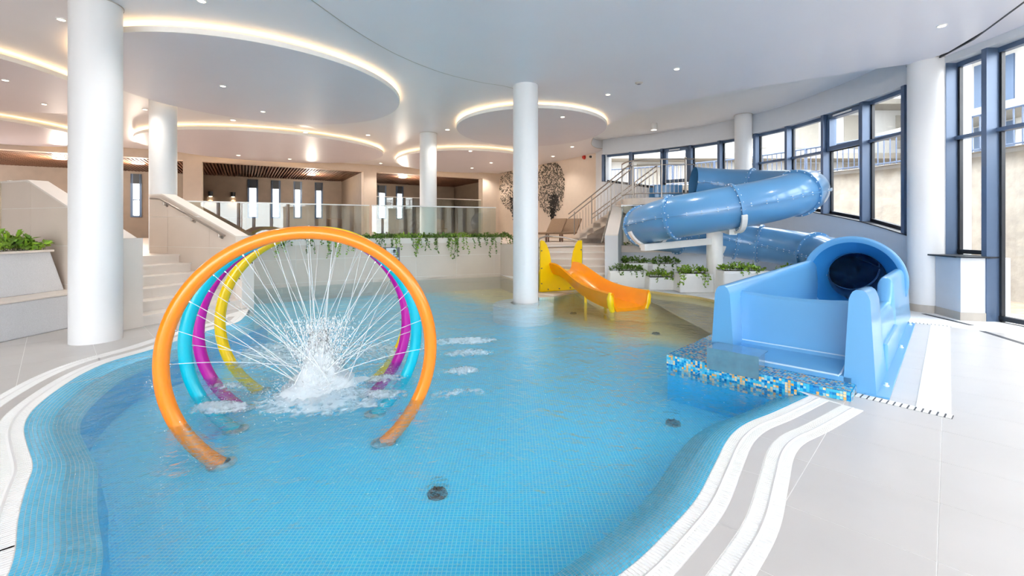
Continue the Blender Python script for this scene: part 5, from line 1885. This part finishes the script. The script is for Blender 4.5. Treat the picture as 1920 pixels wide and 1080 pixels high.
# ------------------------------------------------------------------ run-out trough
ro = thing('slide_runout', 'blue fibreglass run-out trough below the bell mouth at the pool edge', 'water slide', AW(2.0, 0.8, 0))
def wall_loft(w0, As, H, zb, name, tt=0.065, tb=0.12):
    rg_ = []
    for a in As:
        h = H(a)
        pr_ = [(tb, zb), (tt + 0.012, h - 0.09), (tt, h - 0.05), (tt * 0.75, h - 0.018), (tt * 0.35, h), (-tt * 0.35, h), (-tt * 0.75, h - 0.018), (-tt, h - 0.05), (-tt - 0.012, h - 0.09), (-tb, zb)]
        rg_.append([AW(a, w0 + w, z) for w, z in pr_])
    return MB().rings(rg_, True, True).build(name, M['chute'], ro, smooth=True, angle=0.7)
wall_loft(1.36, [0.0, 0.5, 1.2, 2.0, 3.0, 3.6, 4.1, 4.4], lambda a: 0.86 + 0.012 * a, 0.08, 'left_wall')
def hright(a):
    def ss(x):
        x = max(0, min(1, x))
        return x * x * (3 - 2 * x)
    if a < 1.5:
        return 0.93 - 0.05 * a - (0.32) * ss((a - 0.68) / 0.22)
    return 0.56 + 0.30 * ss((a - 2.18) / 0.16) - 0.015 * max(0, a - 2.4)
wall_loft(0.18, [0.0, 0.35, 0.66, 0.72, 0.78, 0.84, 0.9, 1.0, 1.6, 2.15, 2.2, 2.26, 2.32, 2.38, 3.0, 4.0, 4.9], hright, 0.0, 'right_wall')
fw = [(0.0, 0.08), (0.0, 0.125), (0.02, 0.135), (0.22, 0.20), (0.27, 0.215), (0.30, 0.25), (0.325, 0.70), (0.345, 0.755), (0.385, 0.78), (0.43, 0.755), (0.45, 0.70), (0.47, 0.08)]
MB().rings([[AW(a, w, z - (0.03 * math.sin(math.pi * (w - 0.24) / 1.06) if z > 0.6 else 0)) for a, z in fw] for w in (0.24, 0.45, 0.7, 0.95, 1.15, 1.30)], True, True).build('front_wall', M['chute'], ro, smooth=True, angle=0.55)
MB().prism([tuple(AW(0.4, 0.24)), tuple(AW(0.4, 1.3)), tuple(AW(4.9, 1.3)), tuple(AW(4.9, 0.24))][::-1], 0.1, 0.2).build('trough_floor', M['bell'], ro)
MB().prism([tuple(AW(-0.01, -0.03)), tuple(AW(-0.01, 0.14)), tuple(AW(4.2, 0.14)), tuple(AW(4.2, -0.03))][::-1], 0.0, 0.018).build('base_flange', M['chute'], ro, bevel=0.006)
for a in (0.35, 2.2, 4.0):
    p = AW(a, 0.02, 0.018)
    MB().lathe(p, [(0.022, 0), (0.022, 0.008), (0.012, 0.009), (0.012, 0.03), (0.001, 0.03)], (0, 0, 1), 10).build('anchor_bolt', M['bolt'], ro)
ri = [AW(-0.004, w, z) for w, z in ((0.95, 0.085), (0.34, 0.085), (0.31, 0.10), (0.31, 0.12))]
MB().tube([p for p in (AW(0.0, 1.25, 0.128), AW(0.0, 0.34, 0.128))], 0.010, 8).build('edge_highlight', M['highlight'], ro, smooth=True)  # thin pale tubes stand for highlights along the rounded edges
MB().tube([AW(0.30, 1.27, 0.245), AW(0.30, 0.30, 0.245)], 0.008, 8).build('edge_highlight', M['highlight'], ro, smooth=True)
MB().tube([AW(0.31, 1.285, 0.26), AW(0.33, 1.285, 0.72)], 0.007, 8).build('edge_highlight', M['highlight'], ro, smooth=True)
MB().tube([AW(0.0, 0.34, 0.12), AW(0.03, 0.32, 0.14), AW(0.22, 0.30, 0.205)], 0.009, 8).build('edge_highlight', M['highlight'], ro, smooth=True)
# gap step at the exit, mouth cheeks
MB().prism([tuple(AW(0.9, 0.05)), tuple(AW(0.9, 0.2)), tuple(AW(2.2, 0.2)), tuple(AW(2.2, 0.05))][::-1], 0.0, 0.3).build('exit_step', M['chute'], ro, bevel=0.02)
MB().hexa([AW(4.35, 1.24, 0.1), AW(4.35, 1.42, 0.1), AW(4.75, 1.42, 0.1), AW(4.75, 1.24, 0.1)][::-1], [AW(4.35, 1.28, 0.9), AW(4.35, 1.42, 0.9), AW(4.75, 1.42, 0.9), AW(4.75, 1.34, 0.9)][::-1]).build('mouth_cheek', M['chute'], ro, bevel=0.02)
# mosaic kerb carrying it
kb = thing('mosaic_kerb', 'low kerb of blue and amber mosaic under the front of the run-out', 'kerb', AW(0.5, 1.0, 0))
KZ = 0.08
MB().prism([tuple(AW(-0.292, 0.208)), tuple(AW(-0.292, 1.842)), tuple(AW(4.4, 1.842)), tuple(AW(4.4, 0.208))][::-1], BASIN_Z, KZ - 0.004).build('bed', M['basin_wall'], kb)
km = MB()
t_ = 0.0245
gg = 0.0015
def cell(f, i, j):
    km.quad(f(i * t_ + gg, j * t_ + gg), f((i + 1) * t_ - gg, j * t_ + gg), f((i + 1) * t_ - gg, (j + 1) * t_ - gg), f(i * t_ + gg, (j + 1) * t_ - gg))
for i in range(int(1.65 / t_)):
    for j in range(9):
        cell(lambda x, y: AW(-0.3, 1.85 - x, KZ - y), i, j)
    for j in range(12):
        cell(lambda x, y: AW(-0.3 + y, 1.85 - x, KZ), i, j)
for i in range(12):
    for j in range(4):
        cell(lambda x, y: AW(-0.3 + x, 0.2, KZ - y), i, j)
for i in range(12, 170):
    for j in range(16):
        cell(lambda x, y: AW(-0.3 + x, 1.85 - y, KZ), i, j)
for i in range(170):
    for j in range(8):
        cell(lambda x, y: AW(-0.3 + x, 1.85, KZ - y), i, j)
tag(km.build('mosaic_tiles', M['kerb_tile'], kb), kind='stuff')
# stainless spout box on the kerb
sb = thing('spout_box', 'stainless steel water spout box on the mosaic kerb', 'spout', AW(-0.2, 1.15, KZ))
sbz0, sbz1 = KZ + 0.0, 0.25
def sbp(a, w, z):
    return AW(a, w, z)
for a0_, a1_, w0_, w1_, z0_, z1_, nm in ((-0.33, -0.02, 0.91, 1.40, sbz1 - 0.012, sbz1, 'top_plate'), (-0.33, -0.318, 0.91, 1.40, 0.03, sbz1 - 0.012, 'front_plate'), (-0.318, -0.02, 1.388, 1.40, sbz0, sbz1 - 0.012, 'end_plate'), (-0.318, -0.06, 0.93, 0.942, sbz0, sbz1 - 0.012, 'end_plate'), (-0.318, -0.02, 0.94, 1.39, sbz0 + 0.002, sbz0 + 0.014, 'bottom_plate')):
    MB().prism([tuple(AW(a0_, w0_)), tuple(AW(a0_, w1_)), tuple(AW(a1_, w1_)), tuple(AW(a1_, w0_))][::-1], z0_, z1_).build(nm, M['steel'], sb)

# ------------------------------------------------------------------ start platform with stairs and railing
PLZ = 2.30
plat = thing('slide_platform', 'raised start platform of the tube slide with a curved beige edge', 'platform', (4.2, 13, UP_Z))
front = catmull([Vector(p) for p in ((3.25, 13.3), (3.28, 12.75), (3.55, 12.42), (4.0, 12.28), (4.75, 12.22))], False, 6)
pol = [tuple(p) for p in front] + [(5.3, 12.2), (5.3, 14.6), (3.4, 14.6)]
MB().prism(pol, PLZ - 0.18, PLZ).build('slab', M['tile_wall'], plat)
MB().prism([(3.6, 13.2), (5.3, 13.1), (5.3, 13.35), (3.6, 13.45)], UP_Z, PLZ - 0.18).build('under_wall', M['wall_beige'], plat)
MB().prism([(3.75, 13.1), (4.0, 13.1), (4.0, 13.18), (3.75, 13.2)], UP_Z, UP_Z + 1.1).build('under_door', M['door_brown'], plat)
ent = thing('slide_entrance', 'blue entrance tub of the tube slide behind the railing', 'water slide', (4.4, 11.9, PLZ))
MB().prism([(3.95, 12.42), (4.72, 12.36), (4.72, 12.42), (3.95, 12.48)], PLZ, PLZ + 0.36).build('front_panel', M['tube'], ent, bevel=0.02)
MB().prism([(3.95, 12.9), (4.72, 12.8), (4.72, 12.87), (3.95, 12.97)], PLZ - 0.05, PLZ + 0.33).build('rear_panel', M['tube'], ent, bevel=0.02)
st3 = thing('platform_stairs', 'open stairs leading up to the slide platform', 'stairs', (2.4, 14.2, UP_Z))
tA, tB = Vector((2.05, 14.9)), Vector((3.40, 12.75))
td = (tB - tA).normalized()
tn = Vector((-td.y, td.x))
if tn.y < 0:
    tn = -tn
NS = 8
for k in range(NS):
    a = tA + td * ((tB - tA).length * k / NS)
    b = tA + td * ((tB - tA).length * (k + 1.05) / NS)
    z = UP_Z + (PLZ - UP_Z) * (k + 1) / NS
    MB().prism([tuple(a), tuple(b), tuple(b + tn * 1.1), tuple(a + tn * 1.1)], z - 0.17, z).build('step', M['tile_wall'], st3)
for off in (0.0, 1.1):
    a, b = tA + tn * off, tB + tn * off
    MB().hexa([(a.x, a.y, UP_Z), (b.x, b.y, PLZ - 0.35), (b.x + tn.x * 0.06, b.y + tn.y * 0.06, PLZ - 0.35), (a.x + tn.x * 0.06, a.y + tn.y * 0.06, UP_Z)], [(a.x, a.y, UP_Z + 0.25), (b.x, b.y, PLZ + 0.02), (b.x + tn.x * 0.06, b.y + tn.y * 0.06, PLZ + 0.02), (a.x + tn.x * 0.06, a.y + tn.y * 0.06, UP_Z + 0.25)]).build('stringer', M['wall_beige'], st3)
rl = thing('steel_railing', 'polished steel railing along the platform stairs and curved platform edge', 'railing', (3.3, 12.8, UP_Z))
def stair_rail(off, posts, hts):
    a, b = tA + tn * off, tB + tn * off
    for h in hts:
        MB().tube([(a.x - td.x * 0.3, a.y - td.y * 0.3, UP_Z + h - 0.02), (a.x, a.y, UP_Z + h + 0.12), (b.x, b.y, PLZ + h + 0.03)], 0.02, 10).build('rail', M['chrome'], rl, smooth=True)
    n = 18
    for k in range(n + 1):
        p = a.lerp(b, k / n)
        z = UP_Z + (PLZ - UP_Z) * k / n
        big = k % 6 == 0
        MB().tube([(p.x, p.y, z + 0.1), (p.x, p.y, z + (1.04 if big else 0.86))], 0.019 if big else 0.007, 8).build('post' if big else 'baluster', M['chrome'], rl, smooth=True)
stair_rail(0.03, 4, (0.99, 0.84))
stair_rail(1.08, 4, (0.99, 0.84))
fr_ = resample([p for p in front], 0.11)
for h, e in ((1.05, 0.0), (0.90, 0.0), (0.12, 0.0)):
    MB().tube([(p.x + 0.02, p.y + 0.02, PLZ + h) for p in fr_] + [(5.0, 12.24, PLZ + h)], 0.02 if h > 1 else 0.014, 10).build('rail', M['chrome'], rl, smooth=True)
for k, p in enumerate(fr_):
    big = k % 7 == 0
    MB().tube([(p.x + 0.02, p.y + 0.02, PLZ - (0.2 if big else -0.12)), (p.x + 0.02, p.y + 0.02, PLZ + (1.05 if big else 0.9))], 0.019 if big else 0.007, 8).build('post' if big else 'baluster', M['chrome'], rl, smooth=True)
MB().tube([(4.75, 12.26, PLZ - 0.2), (4.75, 12.26, PLZ + 1.1)], 0.03, 12).build('post', M['chrome'], rl, smooth=True)

# ------------------------------------------------------------------ loungers on the raised deck
for k, (x, y, lb) in enumerate(((1.55, 16.6, 'brown sun lounger with raised back below the right mosaic tree'), (2.15, 16.9, 'brown sun lounger with raised back beside the platform stairs'))):
    o = thing('sun_lounger', lb, 'lounger', (x, y, UP_Z), 'brown sun loungers')
    fd, fw_ = Vector((-0.55, -0.835)), Vector((0.835, -0.55))
    def LP(a, w, z):
        return (x + fd.x * a + fw_.x * w, y + fd.y * a + fw_.y * w, UP_Z + z)
    MB().hexa([LP(0, -0.32, 0.27), LP(1.15, -0.32, 0.27), LP(1.15, 0.32, 0.27), LP(0, 0.32, 0.27)], [LP(0, -0.32, 0.34), LP(1.15, -0.32, 0.34), LP(1.15, 0.32, 0.34), LP(0, 0.32, 0.34)]).build('seat', M['lounge'], o, bevel=0.02)
    MB().hexa([LP(0, -0.32, 0.27), LP(0.07, -0.32, 0.30), LP(0.07, 0.32, 0.30), LP(0, 0.32, 0.27)], [LP(-0.5, -0.32, 0.83), LP(-0.43, -0.32, 0.86), LP(-0.43, 0.32, 0.86), LP(-0.5, 0.32, 0.83)]).build('backrest', M['lounge'], o, bevel=0.02)
    for sx in (0.05, 1.1):
        for sy in (-0.28, 0.28):
            p_ = LP(sx, sy, 0.14)
            MB().box(p_, (0.05, 0.05, 0.28)).build('leg', M['wood'], o)
# lounge furniture seen through the glass
for k, x in enumerate((410, 440, 640, 730, 845)):
    p = RP(x, 1.6)
    o = thing('lounge_chair', ['beige tub chair behind the sloping stair wall', 'second beige tub chair behind the sloping stair wall', 'beige tub chair behind the glass left of the pier', 'beige tub chair in the right recess, left', 'beige tub chair in the right recess behind the slim column'][k], 'chair', (p.x, p.y, UP_Z), 'beige tub chairs')
    MB().box((p.x, p.y, UP_Z + 0.35), (0.7, 0.7, 0.2), 0.5).build('seat', M['lounge'], o, bevel=0.04)
    b = p + Vector((-0.15, 0.3))
    MB().box((b.x, b.y, UP_Z + 0.65), (0.75, 0.14, 0.6), 0.5).build('backrest', M['lounge'], o, bevel=0.04)
    for sx in (-0.25, 0.25):
        for sy in (-0.25, 0.25):
            MB().box((p.x + sx, p.y + sy, UP_Z + 0.12), (0.05, 0.05, 0.25)).build('leg', M['wood'], o)

# ------------------------------------------------------------------ outdoors
og = struct('ground_outside')
MB().quad((3, -30, -0.12), (60, -30, -0.12), (60, 60, -0.12), (3, 60, -0.12)).build('soil', M['ext_ground'], og)
MB().quad((-60, 24, -0.14), (3, 24, -0.14), (3, 60, -0.14), (-60, 60, -0.14)).build('soil', M['ext_ground'], og)
MB().quad((-60, -40, -0.13), (60, -40, -0.13), (60, -7.1, -0.13), (-60, -7.1, -0.13)).build('paving', M['tile_grey'], og)
MB().quad((7.8, -20, -0.10), (8.9, -20, -0.10), (8.9, 9.0, -0.10), (7.8, 9.0, -0.10)).build('path', M['tile_floor'], og)
sw = thing('stone_wall', 'pale rough stone retaining wall outside the windows', 'wall', (11, 8, 0))
outl = catmull([Vector(p) for p in ((11.2, -14), (11.0, 0), (10.9, 6), (10.8, 11), (10.2, 14), (8.6, 17.2), (6.0, 19.6), (2.5, 21.4))], False, 6)
on = normals2(outl, 2)
mb, cp = MB(), MB()
for k in range(len(outl) - 1):
    a, b, na, nb = outl[k], outl[k + 1], -on[k], -on[k + 1]
    mb.prism([tuple(a), tuple(b), tuple(b + nb * 0.4), tuple(a + na * 0.4)][::-1], -0.12, 3.12)
    cp.prism([tuple(a - na * 0.05), tuple(b - nb * 0.05), tuple(b + nb * 0.45), tuple(a + na * 0.45)][::-1], 3.12, 3.24)
mb.build('masonry', M['stone'], sw)
cp.build('coping', M['ext_white'], sw)
er = thing('terrace_railing', 'dark railing with thin bars on top of the outside stone wall', 'railing', (10.9, 8, 3.24))
oc = [p - n * 0.15 for p, n in zip(outl, on)]
MB().tube([(p.x, p.y, 4.12) for p in oc], 0.03, 6).build('top_rail', M['rail_dark'], er)
MB().tube([(p.x, p.y, 3.32) for p in oc], 0.02, 6).build('bottom_rail', M['rail_dark'], er)
ocr = [p for p in resample(oc, 0.17) if p.y > 5]
for k, p in enumerate(ocr):
    MB().bar((p.x, p.y, 3.24), (p.x, p.y, 4.12), 0.07 if k % 10 == 0 else 0.022).build('post' if k % 10 == 0 else 'baluster', M['rail_dark'], er)
tb = struct('ground_terrace')
MB().poly([[tuple(p - n * -0.3) for p, n in zip(outl, on)] + [(40, 21), (40, -14)]], 3.2).build('terrace', M['ext_soffit'], tb)
bd_ = thing('white_building', 'white modern building with overhanging balconies beyond the terrace', 'building', (22, 18, 3.2))
MB().box((24, 16, 6.5), (6, 16, 7)).build('body', M['ext_white'], bd_)
MB().box((20.4, 16, 6.2), (2.6, 15, 0.35)).build('balcony_slab', M['ext_soffit'], bd_)
MB().box((20.4, 16, 9.2), (3.0, 16, 0.4)).build('roof_slab', M['ext_soffit'], bd_)
for y in (10.5, 13.5, 16.5, 19.5):
    MB().box((20.97, y, 4.9), (0.08, 1.6, 2.1)).build('window', M['navy'], bd_)
    MB().box((20.97, y, 7.7), (0.08, 1.6, 2.1)).build('window', M['navy'], bd_)

b2_ = thing('grey_apartment_block', 'pale grey building with balcony slabs seen through the far curved windows', 'building', (8, 27, 0))
MB().box((14.5, 29, 6.0), (22, 6, 12)).build('body', M['ext_white'], b2_)
for z in (5.4, 8.4):
    MB().box((14.5, 25.4, z), (22, 1.6, 0.3)).build('balcony_slab', M['ext_soffit'], b2_)
for k in range(7):
    MB().box((5 + k * 3.0, 25.97, 4.2), (1.5, 0.08, 1.9)).build('window', M['ext_soffit'], b2_)
    MB().box((5 + k * 3.0, 25.97, 7.0), (1.5, 0.08, 1.9)).build('window', M['ext_soffit'], b2_)
